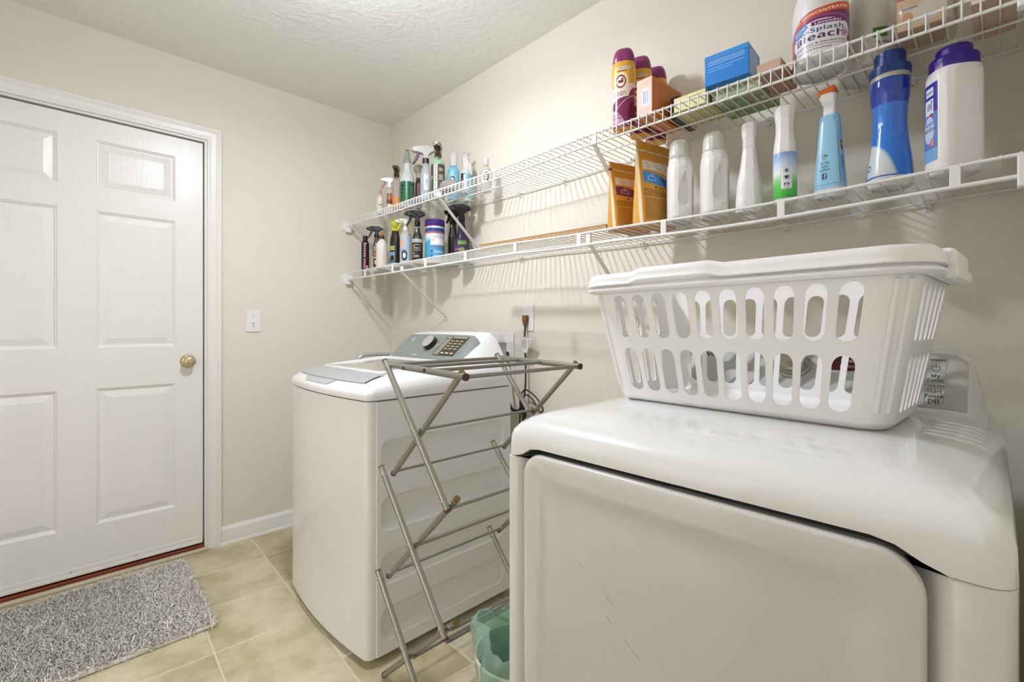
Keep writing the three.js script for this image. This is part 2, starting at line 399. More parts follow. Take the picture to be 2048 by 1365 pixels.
{
  // lamp of the hallway, out of line with the doorway
  const L = thing('ceiling_lamp', 'globe lamp on the hallway ceiling', 'lamp', [2.95, H, 2.44]);
  obj('canopy', cyl(0.08, 0.08, -0.03, 0, 24), WHITE, L);
  const gl = obj('globe', move(new THREE.SphereGeometry(0.09, 24, 16), 0, -0.115, 0), new THREE.MeshStandardMaterial({ color: 0xffffff, emissive: LAMP_COLOR, emissiveIntensity: 5, roughness: 0.3 }), L);
  gl.castShadow = false;
  const pl = new THREE.PointLight(LAMP_COLOR, HALL_POWER, 0, 2);
  pl.position.set(0, -0.115, 0); pl.castShadow = true; pl.shadow.radius = 4; pl.name = 'hall_light';
  L.add(pl);
}

// ---------------------------------------------------------------- wire shelves
const SX0 = 0.035, SX1 = 2.81, PITCH = 0.0262, ZF = 0.305, UY = 1.757, LY = 1.438;
// the long shelves sag a little between their brackets
const lerpTab = (T, x) => { let i = 0; while (i < T.length - 2 && T[i + 1][0] < x) i++; const t = Math.max(0, Math.min(1, (x - T[i][0]) / (T[i + 1][0] - T[i][0]))), e = t * t * (3 - 2 * t); return T[i][1] + (T[i + 1][1] - T[i][1]) * e; };
const LSAG = x => lerpTab([[0, 0.014], [1.3, 0.011], [1.84, -0.002], [2.3, -0.011], [2.86, 0.0]], x);
const USAG = x => lerpTab([[0, 0.016], [0.7, 0.004], [1.4, -0.003], [1.84, 0.002], [2.86, -0.003]], x);
function rail(y, z, r, sag, seg = 8) { const pts = []; for (let i = 0; i <= 40; i++) { const x = SX0 + (SX1 - SX0) * i / 40; pts.push([x, y + sag(x), z]); } return tube(pts, r, 80, seg); }
function strapBrace(parent, name, top, foot) {
  const a = V(...top), b = V(...foot), d = b.clone().sub(a), L = d.length();
  const g = new RoundedBoxGeometry(0.016, L, 0.004, 1, 0.0015);
  g.applyQuaternion(new THREE.Quaternion().setFromUnitVectors(V(0, 1, 0), d.clone().normalize()));
  g.translate((a.x + b.x) / 2, (a.y + b.y) / 2, (a.z + b.z) / 2);
  const br = obj(name, [g, rbox(top[0] - 0.009, top[0] + 0.009, top[1] - 0.004, top[1] + 0.03, top[2] - 0.004, top[2] + 0.004, 0.001)], WIRE, parent);
  const pad = rrShape(-0.0095, 0.0095, -0.026, 0.01, 0.009);
  const pg = new THREE.ExtrudeGeometry(pad, { depth: 0.003, bevelEnabled: false }); pg.translate(foot[0], foot[1], 0.0005);
  obj('foot_plate', pg, WIRE, br);
  const sc = cyl(0.0035, 0.0035, 0, 0.003, 12); sc.rotateX(PI / 2); obj('screw', move(sc, foot[0], foot[1] - 0.014, 0.004), STEEL, br);
}
function clips(parent, y0, xs, sag) {
  for (const x of xs) {
    const y = y0 + sag(x);
    const c = obj('wall_clip', [rbox(x - 0.007, x + 0.007, y - 0.024, y - 0.004, 0.0003, 0.004, 0.002), rbox(x - 0.007, x + 0.007, y - 0.006, y + 0.006, 0.0003, 0.017, 0.004), rbox(x - 0.0115, x - 0.005, y - 0.005, y + 0.003, 0.008, 0.02, 0.002)], WIRE, parent);
    const s = cyl(0.0032, 0.0032, 0, 0.003, 10); s.rotateX(PI / 2); obj('screw', move(s, x, y - 0.017, 0.005), STEEL, c);
  }
}
function endBracket(parent, x, y, side, drop) {
  // plastic end bracket fixed on the side wall, holding the front rail
  const x0 = side > 0 ? x : x - 0.03, x1 = side > 0 ? x + 0.03 : x;
  const b = obj('end_bracket', [rbox(x0, x1, y - drop, y + 0.006, ZF - 0.016, ZF + 0.014, 0.004),
    rbox(side > 0 ? x : x - 0.006, side > 0 ? x + 0.006 : x, y - 0.045, y + 0.012, ZF - 0.03, ZF + 0.03, 0.002)], WHITE, parent);
  return b;
}
{
  const S = thing('wire_shelf', 'upper white wire shelf with a ladder-like front lip', 'shelf', [0, 0, 0]);
  obj('front_rail', rail(UY, ZF, 0.0033, USAG, 10), WIRE, S);
  obj('lip_rail', rail(UY - 0.034, ZF + 0.002, 0.0033, USAG, 10), WIRE, S);
  obj('middle_rail', rail(UY - 0.0045, 0.157, 0.003, USAG, 8), WIRE, S);
  obj('back_rail', rail(UY - 0.003, 0.011, 0.003, USAG, 8), WIRE, S);
  const w = [rod([0, UY + 0.003, 0.008], [0, UY + 0.003, ZF + 0.002], 0.0018, 6), rod([0, UY + 0.003, ZF + 0.0045], [0, UY - 0.036, ZF + 0.0055], 0.0017, 6)];
  const G = merged(w);
  for (let x = SX0 + 0.016; x < SX1; x += PITCH) { const o = obj('wire', G, WIRE, S); o.position.set(x, USAG(x), 0); }
  clips(S, UY, [0.42, 0.83, 1.206, 1.477, 1.815, 2.29, 2.62], USAG);
  strapBrace(S, 'brace', [0.06, UY - 0.033, ZF - 0.004], [0.06, UY - 0.262, 0.003]);
  strapBrace(S, 'brace', [0.962, UY - 0.033, ZF - 0.004], [0.93, UY - 0.262, 0.003]);
  strapBrace(S, 'brace', [1.845, UY - 0.033, ZF - 0.004], [1.83, UY - 0.262, 0.003]);
  endBracket(S, 0.001, UY, 1, 0.058); endBracket(S, RX - 0.001, UY, -1, 0.058); obj('end_sleeve', rbox(2.797, 2.832, UY - 0.052, UY + 0.006, ZF - 0.012, ZF + 0.012, 0.003), WHITE, S);
}
{
  const S = thing('wire_shelf', 'lower white wire shelf with a hanging rod along its front', 'shelf', [0, 0, 0]);
  obj('front_rail', rail(LY, ZF, 0.0036, LSAG, 10), WIRE, S);
  obj('hanging_rod', rail(LY - 0.041, ZF + 0.002, 0.0044, LSAG, 12), WIRE, S);
  obj('middle_rail', rail(LY - 0.0045, 0.157, 0.003, LSAG, 8), WIRE, S);
  obj('back_rail', rail(LY - 0.003, 0.011, 0.003, LSAG, 8), WIRE, S);
  const G = rod([0, LY + 0.003, 0.008], [0, LY + 0.003, ZF + 0.003], 0.0018, 6);
  for (let x = SX0 + 0.016; x < SX1; x += PITCH) { const o = obj('wire', G, WIRE, S); o.position.set(x, LSAG(x), 0); }
  for (let k = 0; k < 9; k++) { const x = 0.238 + k * 0.3095, y = LY + LSAG(x); obj('post', rbox(x - 0.0085, x + 0.0085, y - 0.042, y - 0.001, ZF - 0.001, ZF + 0.004, 0.0015), WIRE, S); }
  clips(S, LY, [0.40, 0.612, 0.815, 1.216, 1.857, 2.331, 2.65], LSAG);
  strapBrace(S, 'brace', [0.06, LY - 0.033, ZF - 0.004], [0.06, LY - 0.31, 0.003]);
  strapBrace(S, 'brace', [0.632, LY - 0.033, ZF - 0.004], [0.61, LY - 0.262, 0.003]);
  strapBrace(S, 'brace', [1.822, LY - 0.033, ZF - 0.004], [1.822, LY - 0.29, 0.003]);
  endBracket(S, 0.001, LY, 1, 0.058); endBracket(S, RX - 0.001, LY, -1, 0.058); obj('end_sleeve', rbox(2.797, 2.832, LY - 0.062, LY - 0.002, ZF - 0.012, ZF + 0.012, 0.003), WHITE, S);
}

// ---------------------------------------------------------------- washer
function plan(x0, x1, z0, z1, bow, r, inset = 0, n = 6, fk = 1) {
  // outline seen from above: square back, rounded and bowed front
  x0 += inset; x1 -= inset; z0 += inset * 0.2; z1 -= inset * fk;
  const out = [[x0, z0], [x1, z0]];
  const cx = (x0 + x1) / 2, hw = (x1 - x0) / 2, bz = x => z1 - bow + bow * (1 - ((x - cx) / hw) ** 2);
  out.push([x1, (z0 + z1) / 2]);
  for (let i = 0; i <= n; i++) { const t = PI / 2 * i / n; out.push([x1 - r + r * Math.cos(t), bz(x1 - r) - r + r * Math.sin(t)]); }
  for (let i = 1; i < 14; i++) { const x = x1 - r - (x1 - x0 - 2 * r) * i / 14; out.push([x, bz(x)]); }
  for (let i = 0; i <= n; i++) { const t = PI / 2 + PI / 2 * i / n; out.push([x0 + r + r * Math.cos(t), bz(x0 + r) - r + r * Math.sin(t)]); }
  out.push([x0, (z0 + z1) / 2]);
  return out;
}
{
  const W = thing('washing_machine', 'white top-loading washer with grey control panel and lid strip', 'washer', [0, 0, 0]);
  const X0 = 0.667, X1 = 1.353, Z0 = 0.222, Z1 = 0.885, YS = 0.878;
  // cabinet: front wrap and left side from the outline, right side as a pressed sheet
  const o = plan(X0, X1, Z0, Z1, 0.028, 0.028);
  const ring = y => o.map(([x, z]) => [x, y, z]);
  const noRight = pts => pts;   // outline closed; pressed sheet laid 1 mm proud on the right
  obj('cabinet', skin([ring(0.03), ring(YS - 0.003)].map(noRight), { crease: 0.5, capStart: true, capEnd: true }), APPL, W);
  const panels = [[0.628, 0.745], [0.44, 0.556], [0.262, 0.369], [0.076, 0.187]];
  // local sheet coordinates: u = distance from the back (Z0) towards the front
  const s = rrShape(0, Z1 - 0.03 - Z0 - 0.028, 0.034, YS - 0.005, 0.001, THREE.Shape, 1);
  const PU0 = 0.014, PU1 = Z1 - 0.058 - Z0 - 0.038;
  for (const [a, b] of panels) s.holes.push(rrShape(PU0, PU1, a, b, 0.035, THREE.Path, 6));
  const toWorld = g => { g.rotateY(PI / 2); g.translate(X1 + 0.0005, 0, Z1 - 0.058); return g; };
  const sg = new THREE.ExtrudeGeometry(s, { depth: 0.008, bevelEnabled: false });
  obj('side_sheet', toWorld(sg), APPL, W);
  for (const [a, b] of panels) {
    const rings = [[0, 0.008], [0.002, 0.0068], [0.007, 0.002], [0.01, 0.0008]].map(([i, z]) => rrPoints(PU0 + i, PU1 - i, a + i, b - i, 0.035 - i, 6).map(([x, y]) => [x, y, z]));
    obj('pressed_panel', toWorld(skin(rings, { capEnd: true, crease: 0.5 })), APPL, W);
  }
  obj('base_skirt', skin([plan(X0, X1, Z0, Z1, 0.028, 0.028, 0.075).map(([x, z]) => [x, 0.0, z]), plan(X0, X1, Z0, Z1, 0.028, 0.028, 0.075).map(([x, z]) => [x, 0.04, z])], { crease: 0.5 }), APPL, W);
  // top deck, tilted up towards the back
  const tilt = (y, z) => y + 0.058 * Math.max(0, (Z1 - z) / (Z1 - Z0)) * Math.max(0, (y - YS) / 0.07);
  const FK = 2.2;
  const secs = [[YS, 0.003], [YS + 0.001, 0], [YS + 0.02, -0.0015], [YS + 0.032, 0.002], [YS + 0.046, 0.012], [YS + 0.057, 0.028], [YS + 0.064, 0.05], [YS + 0.066, 0.07]];
  obj('top_deck', skin(secs.map(([y, i]) => plan(X0 - 0.002, X1 + 0.0085, Z0, Z1 + 0.002, 0.028, 0.03 + i * 0.3, i, 6, FK).map(([x, z]) => [x, tilt(y, z), z])), { capEnd: true, crease: 0.8 }), APPL_TOP, W);
  const topY = z => tilt(YS + 0.066, z);
  const onTop = (pts, h, drop = 0) => pts.map(([x, z]) => [x, topY(z) + h, z]);
  // glass lid
  const lid = obj('lid', (() => {
    const f = (i, h) => onTop(rrPoints(0.755 + i, 1.265 - i, 0.455 + i, 0.765 - i, 0.03, 5).map(([x, z]) => [x, z]), h);
    return skin([f(0, 0.0005), f(0.002, 0.006), f(0.014, 0.007), f(0.016, 0.0055)], { crease: 0.5 });
  })(), APPL_TOP, W);
  obj('lid_glass', skin([onTop(rrPoints(0.771, 1.249, 0.471, 0.749, 0.02, 5), 0.0058)].concat([onTop(rrPoints(0.7715, 1.2485, 0.4715, 0.7485, 0.02, 5), 0.0059)]), { capEnd: true }), M(0xb4b2a2, 0.12, { clearcoat: 1, clearcoatRoughness: 0.03 }), lid);
  // grey handle strip along the front edge of the lid, following the rounded front
  const strip = [];
  const frontZ = x => Z1 + 0.002 - 0.028 * ((x - 1.01) / 0.345) ** 2;
  const fy = d => { let i = 1; while (i < secs.length - 2 && secs[i + 1][1] * FK < d) i++; const t = Math.min(1, Math.max(0, (d - secs[i][1] * FK) / ((secs[i + 1][1] - secs[i][1]) * FK))); return secs[i][0] + (secs[i + 1][0] - secs[i][0]) * t; };
  for (let i = 0; i <= 8; i++) {
    const t = i / 8, d = 0.112 - 0.082 * t, row = [];
    for (let j = 0; j <= 14; j++) { const x = 0.728 - 0.004 * t + (1.292 - 0.728 + 0.008 * t) * j / 14, z = frontZ(x) - d; row.push([x, tilt(fy(d), z) + 0.0045, z]); }
    strip.push(row);
  }
  const E = strip[8];
  const st = obj('handle_strip', [skin(strip, { closed: false, crease: 0.6, flip: true }), skin([E, E.map(p => [p[0], p[1] - 0.007, p[2] - 0.004])], { closed: false })], M(0xaeafad, 0.35), lid);
  const pocket = [];
  for (const [d, w, h] of [[0.034, 0.14, 0.0015], [0.022, 0.132, 0.0025], [0.013, 0.118, 0.0025], [0.007, 0.1, 0.0015]]) pocket.push(Array.from({ length: 13 }, (_, j) => { const x = 0.975 - w + 2 * w * j / 12, z = frontZ(x) - d; return [x, tilt(fy(d), z) + h, z + 0.001]; }));
  obj('finger_pull', skin(pocket, { closed: false, crease: 0.6 }), M(0xb4b8b5, 0.35), st);
  // console
  const CX = 1.012, HW = 0.333, Y0 = 0.945;
  const prof = [[0.452, 0.94], [0.45, 0.975], [0.44, 0.992], [0.40, 1.028], [0.345, 1.074], [0.325, 1.088], [0.305, 1.097], [0.28, 1.102], [0.245, 1.102], [0.228, 1.092], [0.222, 1.07], [0.222, 0.90]];
  const hx = x => { const a = Math.abs(x) / HW; if (a < 0.7) return 1 - 0.02 * (a / 0.7) ** 2; const t = (a - 0.7) / 0.3; return 0.98 - 0.86 * (t * t * (1.5 - 0.5 * t)); };
  const cpt = (x, k, off = 0) => { const i = Math.min(prof.length - 2, Math.floor(k)), t = k - i; const z = prof[i][0] + (prof[i + 1][0] - prof[i][0]) * t, y = prof[i][1] + (prof[i + 1][1] - prof[i][1]) * t; const h = hx(x); return [CX + x, Y0 + (y - Y0) * h + off * 0.75, (z - 0.222) * (0.86 + 0.14 * h) + 0.222 + off * 0.65]; };
  const rows = []; for (let j = 0; j <= 40; j++) { const x = -HW + 2 * HW * j / 40; rows.push(prof.map((_, k) => cpt(x, k))); }
  obj('console', skin(rows, { closed: false, crease: 0.6 }), APPL_TOP, W);
  const gp = (x0, x1, k0, k1, off, nx = 30, nk = 10) => {
    const pos = [], uv = [], idx = [];
    const cum = [0], N = 80; for (let i = 1; i <= N; i++) { const a = cpt(0, k0 + (k1 - k0) * (i - 1) / N), b = cpt(0, k0 + (k1 - k0) * i / N); cum.push(cum[i - 1] + Math.hypot(b[1] - a[1], b[2] - a[2])); }
    const kAt = f => { let i = 0; while (i < N - 1 && cum[i + 1] < f * cum[N]) i++; return k0 + (k1 - k0) * (i + (f * cum[N] - cum[i]) / (cum[i + 1] - cum[i])) / N; };
    for (let i = 0; i <= nk; i++) for (let j = 0; j <= nx; j++) { const x = x0 + (x1 - x0) * j / nx; pos.push(...cpt(x, kAt(i / nk), off)); uv.push(j / nx, i / nk); }
    for (let i = 0; i < nk; i++) for (let j = 0; j < nx; j++) { const a = i * (nx + 1) + j, b = a + 1, c = a + nx + 1; idx.push(a, b, c, b, c + 1, c); }
    const g = new THREE.BufferGeometry(); g.setAttribute('position', new THREE.Float32BufferAttribute(pos, 3)); g.setAttribute('uv', new THREE.Float32BufferAttribute(uv, 2)); g.setIndex(idx); g.computeVertexNormals(); return g;
  };
  const tex = canvas(1024, 256, (c, w, h) => {
    c.fillStyle = '#868c86'; c.fillRect(0, 0, w, h);
    c.strokeStyle = '#e9ebe8'; c.lineWidth = 4; c.beginPath(); c.arc(130, 62, 22, 0, 7); c.stroke();
    c.fillStyle = '#e9ebe8'; c.font = 'italic bold 22px serif'; c.textAlign = 'center'; c.fillText('GE', 130, 70);
    c.fillStyle = '#6a706b'; c.font = '13px sans-serif';
    for (let k = 0; k < 11; k++) { const a = 0.4 + k * 0.55; c.fillRect(430 + Math.cos(a) * 120 - 16, 128 + Math.sin(a) * 78 - 3, 32, 4); }
    for (let k = 0; k < 5; k++) c.fillRect(840, 60 + k * 26, 26, 8);
    for (let k = 0; k < 6; k++) c.fillRect(600 + k * 44, 218, 26, 8);
    c.fillStyle = '#e6efff'; c.fillRect(330, 224, 90, 4);
    c.fillStyle = '#70766f'; c.fillRect(60, 216, 120, 5);
  });
  const pan = obj('control_panel', gp(-0.242, 0.278, 1.5, 4.9, 0.0016), M(0xffffff, 0.3, { map: tex }), W);
  const disp = canvas(256, 200, (c, w, h) => {
    c.fillStyle = '#3a321c'; c.fillRect(0, 0, w, h); c.fillStyle = '#8a8775'; c.fillRect(6, 26, 62, 168);
    c.fillStyle = '#d9d3b8'; for (let a = 0; a < 3; a++) for (let b = 0; b < 4; b++) { c.fillRect(88 + a * 56, 40 + b * 28, 8, 14); c.fillRect(98 + a * 56, 44 + b * 28, 28, 5); }
    for (let a = 0; a < 3; a++) c.fillRect(86 + a * 56, 168, 34, 12);
    c.fillRect(80, 6, 160, 7); c.fillRect(10, 8, 54, 9);
  });
  obj('display', gp(0.082, 0.228, 2.25, 4.2, 0.003, 12, 6), M(0xffffff, 0.15, { map: disp }), pan);
  const kp = cpt(0.015, 3.3, 0.002), nrm = V(0, 0.66, 0.75).normalize();
  const q = new THREE.Quaternion().setFromUnitVectors(V(0, 1, 0), nrm);
  const place = g => { g.applyQuaternion(q); g.translate(...kp); return g; };
  const kb = obj('dial', place(cyl(0.036, 0.033, 0, 0.026, 32)), M(0x3b342c, 0.25, { metalness: 0.6 }), W);
  obj('dial_ring', place(cyl(0.041, 0.039, 0, 0.004, 32)), STEEL, kb);
  obj('dial_face', place(skin([[0.0325, 0.0258], [0.0315, 0.029], [0.027, 0.0305], [0.001, 0.031]].map(([r, y]) => Array.from({ length: 28 }, (_, k) => [r * Math.cos(k * PI / 14), y, r * Math.sin(k * PI / 14)])), { crease: 0.8 })), M(0xc9c9c4, 0.3, { metalness: 0.5 }), kb);
}
{
  // bent grey tube standing up behind the washer on its far side
  const h = obj('bent_tube', tube([[0.625, 0.3, 0.545], [0.625, 0.86, 0.545], [0.625, 0.945, 0.542], [0.625, 0.972, 0.53], [0.625, 0.985, 0.505], [0.625, 0.987, 0.46], [0.625, 0.984, 0.38], [0.625, 0.981, 0.28], [0.625, 0.978, 0.16], [0.625, 0.95, 0.10], [0.625, 0.86, 0.09], [0.625, 0.3, 0.09]], 0.0095, 90, 12), M(0xb3b6ae, 0.3, { metalness: 0.4 }));
  h.userData = { label: 'bent grey metal tube handle at the far side of the washer', category: 'tube' };
}

// ---------------------------------------------------------------- dryer
{
  const D = thing('clothes_dryer', 'white front-loading dryer with a large square door', 'dryer', [0, 0, 0]);
  const X0 = 2.10, X1 = 2.786, Z0 = 0.19, Z1 = 0.945, YS = 0.873;
  const o = [[X0, Z0], [X1, Z0], [X1, Z1 - 0.03]];
  const arc = (cx, cz, r, a0, a1, n = 6) => { for (let i = 0; i <= n; i++) { const t = a0 + (a1 - a0) * i / n; o.push([cx + r * Math.cos(t), cz + r * Math.sin(t)]); } };
  arc(X1 - 0.026, Z1 - 0.026, 0.026, 0, PI / 2);
  const dip = Z1 - 0.03;
  for (let i = 0; i <= 6; i++) { const t = i / 6, e = t * t * (3 - 2 * t); o.push([X1 - 0.04 - 0.04 * t, Z1 - 0.03 * e]); }
  for (let i = 0; i <= 6; i++) { const t = 1 - i / 6, e = t * t * (3 - 2 * t); o.push([X0 + 0.028 + 0.03 * t, Z1 - 0.03 * e]); }
  arc(X0 + 0.02, Z1 - 0.02, 0.02, PI / 2, PI);
  const ring = y => o.map(([x, z]) => [x, y, z]);
  obj('cabinet', skin([ring(0.02), ring(YS - 0.004), ring(YS - 0.0015).map(([x, y, z]) => [x, y, z - 0.002])], { crease: 0.6, capStart: true, capEnd: true }), APPL, D);
  obj('levelling_base', box(X0 + 0.03, X1 - 0.03, 0, 0.025, Z0 + 0.03, Z1 - 0.06), APPL, D);
  // top: its front edge arches up over the door
  const tp = (i, r) => { const x0 = X0 + i, x1 = X1 - i, z1 = Z1 - i * 1.25, pts = [[x0, Z0], [x1, Z0]], n = 8, m = 30; for (let k = 0; k <= n; k++) { const t = PI / 2 * k / n; pts.push([x1 - r + r * Math.cos(t), z1 - r + r * Math.sin(t)]); } for (let k = 1; k < m; k++) pts.push([x1 - r - (x1 - x0 - 2 * r) * k / m, z1]); for (let k = 0; k <= n; k++) { const t = PI / 2 + PI / 2 * k / n; pts.push([x0 + r + r * Math.cos(t), z1 - r + r * Math.sin(t)]); } return pts; };
  const arch = (x, z) => { if (z < Z1 - 0.04) return 0; const a = Math.min((x - X0 - 0.03) / 0.05, (X1 - 0.045 - x) / 0.06), t = Math.max(0, Math.min(1, a)); return 0.022 * t * t * (3 - 2 * t); };
  const secs = [[YS, 0.0], [YS + 0.004, 0], [YS + 0.035, 0.001], [YS + 0.047, 0.004], [YS + 0.058, 0.011], [YS + 0.068, 0.023], [YS + 0.076, 0.041], [YS + 0.0815, 0.065], [YS + 0.0845, 0.095], [YS + 0.0855, 0.14]];
  const rings0 = secs.map(([y, i], k) => tp(i, 0.026 + i * 0.35).map(([x, z]) => [x, k < 2 ? y + arch(x, z) : y, z]));
  rings0.unshift(rings0[0].map(([x, y, z]) => [Math.min(X1 - 0.02, Math.max(X0 + 0.02, x)), y, Math.min(z, Z1 - 0.15)]));
  obj('top_panel', skin(rings0, { capEnd: true, crease: 0.9 }), APPL_TOP, D);
  obj('door_recess', box(X0 + 0.03, X1 - 0.03, YS - 0.05, YS + 0.04, Z1 - 0.16, Z1 - 0.14), APPL, D);
  // door
  const A = 2.152, B = 2.722, C0 = 0.10, C1 = 0.886;
  const scratches = canvas(1024, 1024, (c, w, h) => {
    c.fillStyle = '#ffffff'; c.fillRect(0, 0, w, h);
    let s = 7; const r = () => { s = (s * 16807) % 2147483647; return s / 2147483647; };
    for (const [x, y, l, a, k] of [[330, 260, 22, 0.5, 0.5], [230, 215, 18, 0.4, 0.35], [390, 330, 55, 0.45, 0.45], [330, 300, 20, 0.6, 0.4], [470, 455, 16, 0.5, 0.5], [485, 460, 14, 0.4, 0.4], [610, 700, 45, 0.5, 0.6], [560, 640, 24, 0.5, 0.4], [190, 460, 16, 0.5, 0.35], [300, 240, 120, 0.42, 0.12], [480, 330, 200, 0.4, 0.1], [640, 520, 160, 0.52, 0.12]]) {
      c.strokeStyle = `rgba(110,95,85,${k})`; c.lineWidth = 1.6; c.beginPath(); c.moveTo(x, y); c.lineTo(x + l * Math.cos(a), y + l * Math.sin(a)); c.stroke();
    }
  });
  const dm = M(0xe2dfda, 0.24, { map: scratches, clearcoat: 0.5, clearcoatRoughness: 0.08 });
  const dr = [[0.004, -0.03], [0.001, -0.012], [0, -0.006], [0.0015, -0.0015], [0.006, 0.0012], [0.012, 0.002], [0.034, 0.0035], [0.040, 0.003], [0.048, -0.001], [0.058, -0.0055], [0.07, -0.0075], [0.09, -0.008]];
  const dg = skin(dr.map(([i, z]) => rrPoints(A + i, B - i, C0 + i, C1 - i, Math.max(0.02, 0.043 - i * 0.25), 8).map(([x, y]) => [x, y, Z1 + 0.003 + z + 0.006 * (1 - ((x - (A + B) / 2) / 0.285) ** 2)])), { capEnd: true, crease: 0.7 });
  { const p = dg.attributes.position, uv = dg.attributes.uv; for (let i = 0; i < p.count; i++) uv.setXY(i, (p.getX(i) - A) / (B - A), (p.getY(i) - C0) / (C1 - C0)); }
  obj('dryer_door', dg, dm, D);
  // console
  const CX = 2.448, HW = 0.312, HL = 0.336, Y0 = 0.945;
  const prof = [[0.418, 0.925], [0.415, 0.962], [0.405, 0.970], [0.36, 1.02], [0.318, 1.066], [0.308, 1.074], [0.29, 1.08], [0.26, 1.08], [0.225, 1.07], [0.20, 1.04], [0.192, 0.92]];
  const hx = x => { const a = x < 0 ? -x / HL : x / HW; if (a < 0.8) return 1 - 0.02 * (a / 0.8) ** 2; const t = (a - 0.8) / 0.2; return 0.98 - 0.86 * t * t * t * t - 0.1 * t * t; };
  const cpt = (x, k, off = 0) => { const i = Math.min(prof.length - 2, Math.floor(k)), t = k - i; const z = prof[i][0] + (prof[i + 1][0] - prof[i][0]) * t, y = prof[i][1] + (prof[i + 1][1] - prof[i][1]) * t; return [CX + x, (y < Y0 ? y : Y0 + (y - Y0) * hx(x)) + off * 0.68, z + off * 0.73]; };
  const rows = []; for (let j = 0; j <= 48; j++) { const x = -HL + (HW + HL) * j / 48; rows.push(prof.map((_, k) => cpt(x, k))); }
  obj('console', skin(rows, { closed: false, crease: 0.6 }), APPL_TOP, D);
  const gp = (x0, x1, k0, k1, off, nx = 40, nk = 10) => {
    const pos = [], uv = [], idx = [];
    const cum = [0], N = 80; for (let i = 1; i <= N; i++) { const a = cpt(0, k0 + (k1 - k0) * (i - 1) / N), b = cpt(0, k0 + (k1 - k0) * i / N); cum.push(cum[i - 1] + Math.hypot(b[1] - a[1], b[2] - a[2])); }
    const kAt = f => { let i = 0; while (i < N - 1 && cum[i + 1] < f * cum[N]) i++; return k0 + (k1 - k0) * (i + (f * cum[N] - cum[i]) / (cum[i + 1] - cum[i])) / N; };
    for (let i = 0; i <= nk; i++) for (let j = 0; j <= nx; j++) { const x = x0 + (x1 - x0) * j / nx; pos.push(...cpt(x, kAt(i / nk), off)); uv.push(j / nx, i / nk); }
    for (let i = 0; i < nk; i++) for (let j = 0; j < nx; j++) { const a = i * (nx + 1) + j, b = a + 1, c = a + nx + 1; idx.push(a, b, c, b, c + 1, c); }
    const g = new THREE.BufferGeometry(); g.setAttribute('position', new THREE.Float32BufferAttribute(pos, 3)); g.setAttribute('uv', new THREE.Float32BufferAttribute(uv, 2)); g.setIndex(idx); g.computeVertexNormals(); return g;
  };
  // panel spans x -0.285 .. +0.285
  const tex = canvas(2048, 400, (c, w, h) => {
    c.fillStyle = '#c9cac4'; c.fillRect(0, 0, w, h);
    c.fillStyle = '#3b3a37'; c.textAlign = 'center';
    c.font = 'bold 60px sans-serif'; c.fillText('SAMSUNG', 280, 100);
    c.font = '26px sans-serif';
    const bx = 1893;
    c.font = 'bold 34px sans-serif'; c.fillText('Power', bx, 62);
    c.lineWidth = 4; c.strokeStyle = '#3b3a37'; c.beginPath(); c.arc(bx, 118, 21, -1.1, 4.24); c.stroke(); c.beginPath(); c.moveTo(bx, 88); c.lineTo(bx, 114); c.stroke();
    c.font = 'bold 32px sans-serif'; c.fillText('My', bx, 186); c.fillText('Cycle', bx, 218);
    c.font = 'bold 17px sans-serif'; c.fillText('* Cycle Save', bx, 252);
    c.font = 'bold 32px sans-serif'; c.fillText('Start', bx, 296); c.fillText('Pause', bx, 330);
    c.fillRect(bx - 36, 301, 72, 2);
    c.beginPath(); c.moveTo(bx - 24, 340); c.lineTo(bx - 24, 374); c.lineTo(bx + 6, 357); c.closePath(); c.stroke(); c.fillRect(bx + 8, 340, 5, 34); c.fillRect(bx + 20, 340, 5, 34);
    c.textAlign = 'left'; c.font = '24px sans-serif'; c.fillText('\u25A0 High', 1440, 240); c.fillText('\u25A0 Medium', 1440, 285); c.fillText('\u25A0 Low', 1440, 330);
    c.strokeStyle = '#77766f'; c.lineWidth = 3; for (let k = 0; k < 11; k++) { const a = PI * 0.75 + k * 0.47; c.beginPath(); c.moveTo(1062 + Math.cos(a) * 130, 200 + Math.sin(a) * 120); c.lineTo(1062 + Math.cos(a) * 146, 200 + Math.sin(a) * 136); c.stroke(); }
  });
  const pan = obj('control_panel', gp(-0.314, 0.286, 1.9, 4.3, 0.0014), M(0xffffff, 0.3, { map: tex }), D);
  const dt = canvas(256, 96, (c, w, h) => { c.fillStyle = '#4a120a'; c.fillRect(0, 0, w, h); c.fillStyle = '#e8c6bd'; c.font = '20px sans-serif'; c.fillText('Wrinkle', 60, 60); c.fillText('Prevent', 60, 84); });
  obj('display', gp(0.06, 0.165, 3.1, 4.3, 0.0026, 10, 5), M(0xffffff, 0.15, { map: dt }), pan);
  const n = V(0, 0.68, 0.73).normalize(), q = new THREE.Quaternion().setFromUnitVectors(V(0, 1, 0), n);
  const at = (g, x, k) => { g.applyQuaternion(q); const p = cpt(x, k, 0.0015); g.translate(...p); return g; };
  const btn = M(0xd3d3cc, 0.3);
  for (const [k0, k1] of [[3.36, 3.8], [2.86, 3.28], [2.06, 2.66]]) {
    const [a, b] = [cpt(0.2405, k0, 0.0018), cpt(0.2405, k1, 0.0018)], L = Math.hypot(b[1] - a[1], b[2] - a[2]);
    const s = rrShape(-0.0145, 0.0145, 0, L, 0.003); s.holes.push(rrShape(-0.0138, 0.0138, 0.0007, L - 0.0007, 0.0025, THREE.Path));
    const g = new THREE.ExtrudeGeometry(s, { depth: 0.0014, bevelEnabled: false });
    g.applyQuaternion(new THREE.Quaternion().setFromUnitVectors(V(0, 1, 0), V(0, b[1] - a[1], b[2] - a[2]).normalize())); g.translate(CX + 0.2405, a[1] - 0.0004, a[2] - 0.0004);
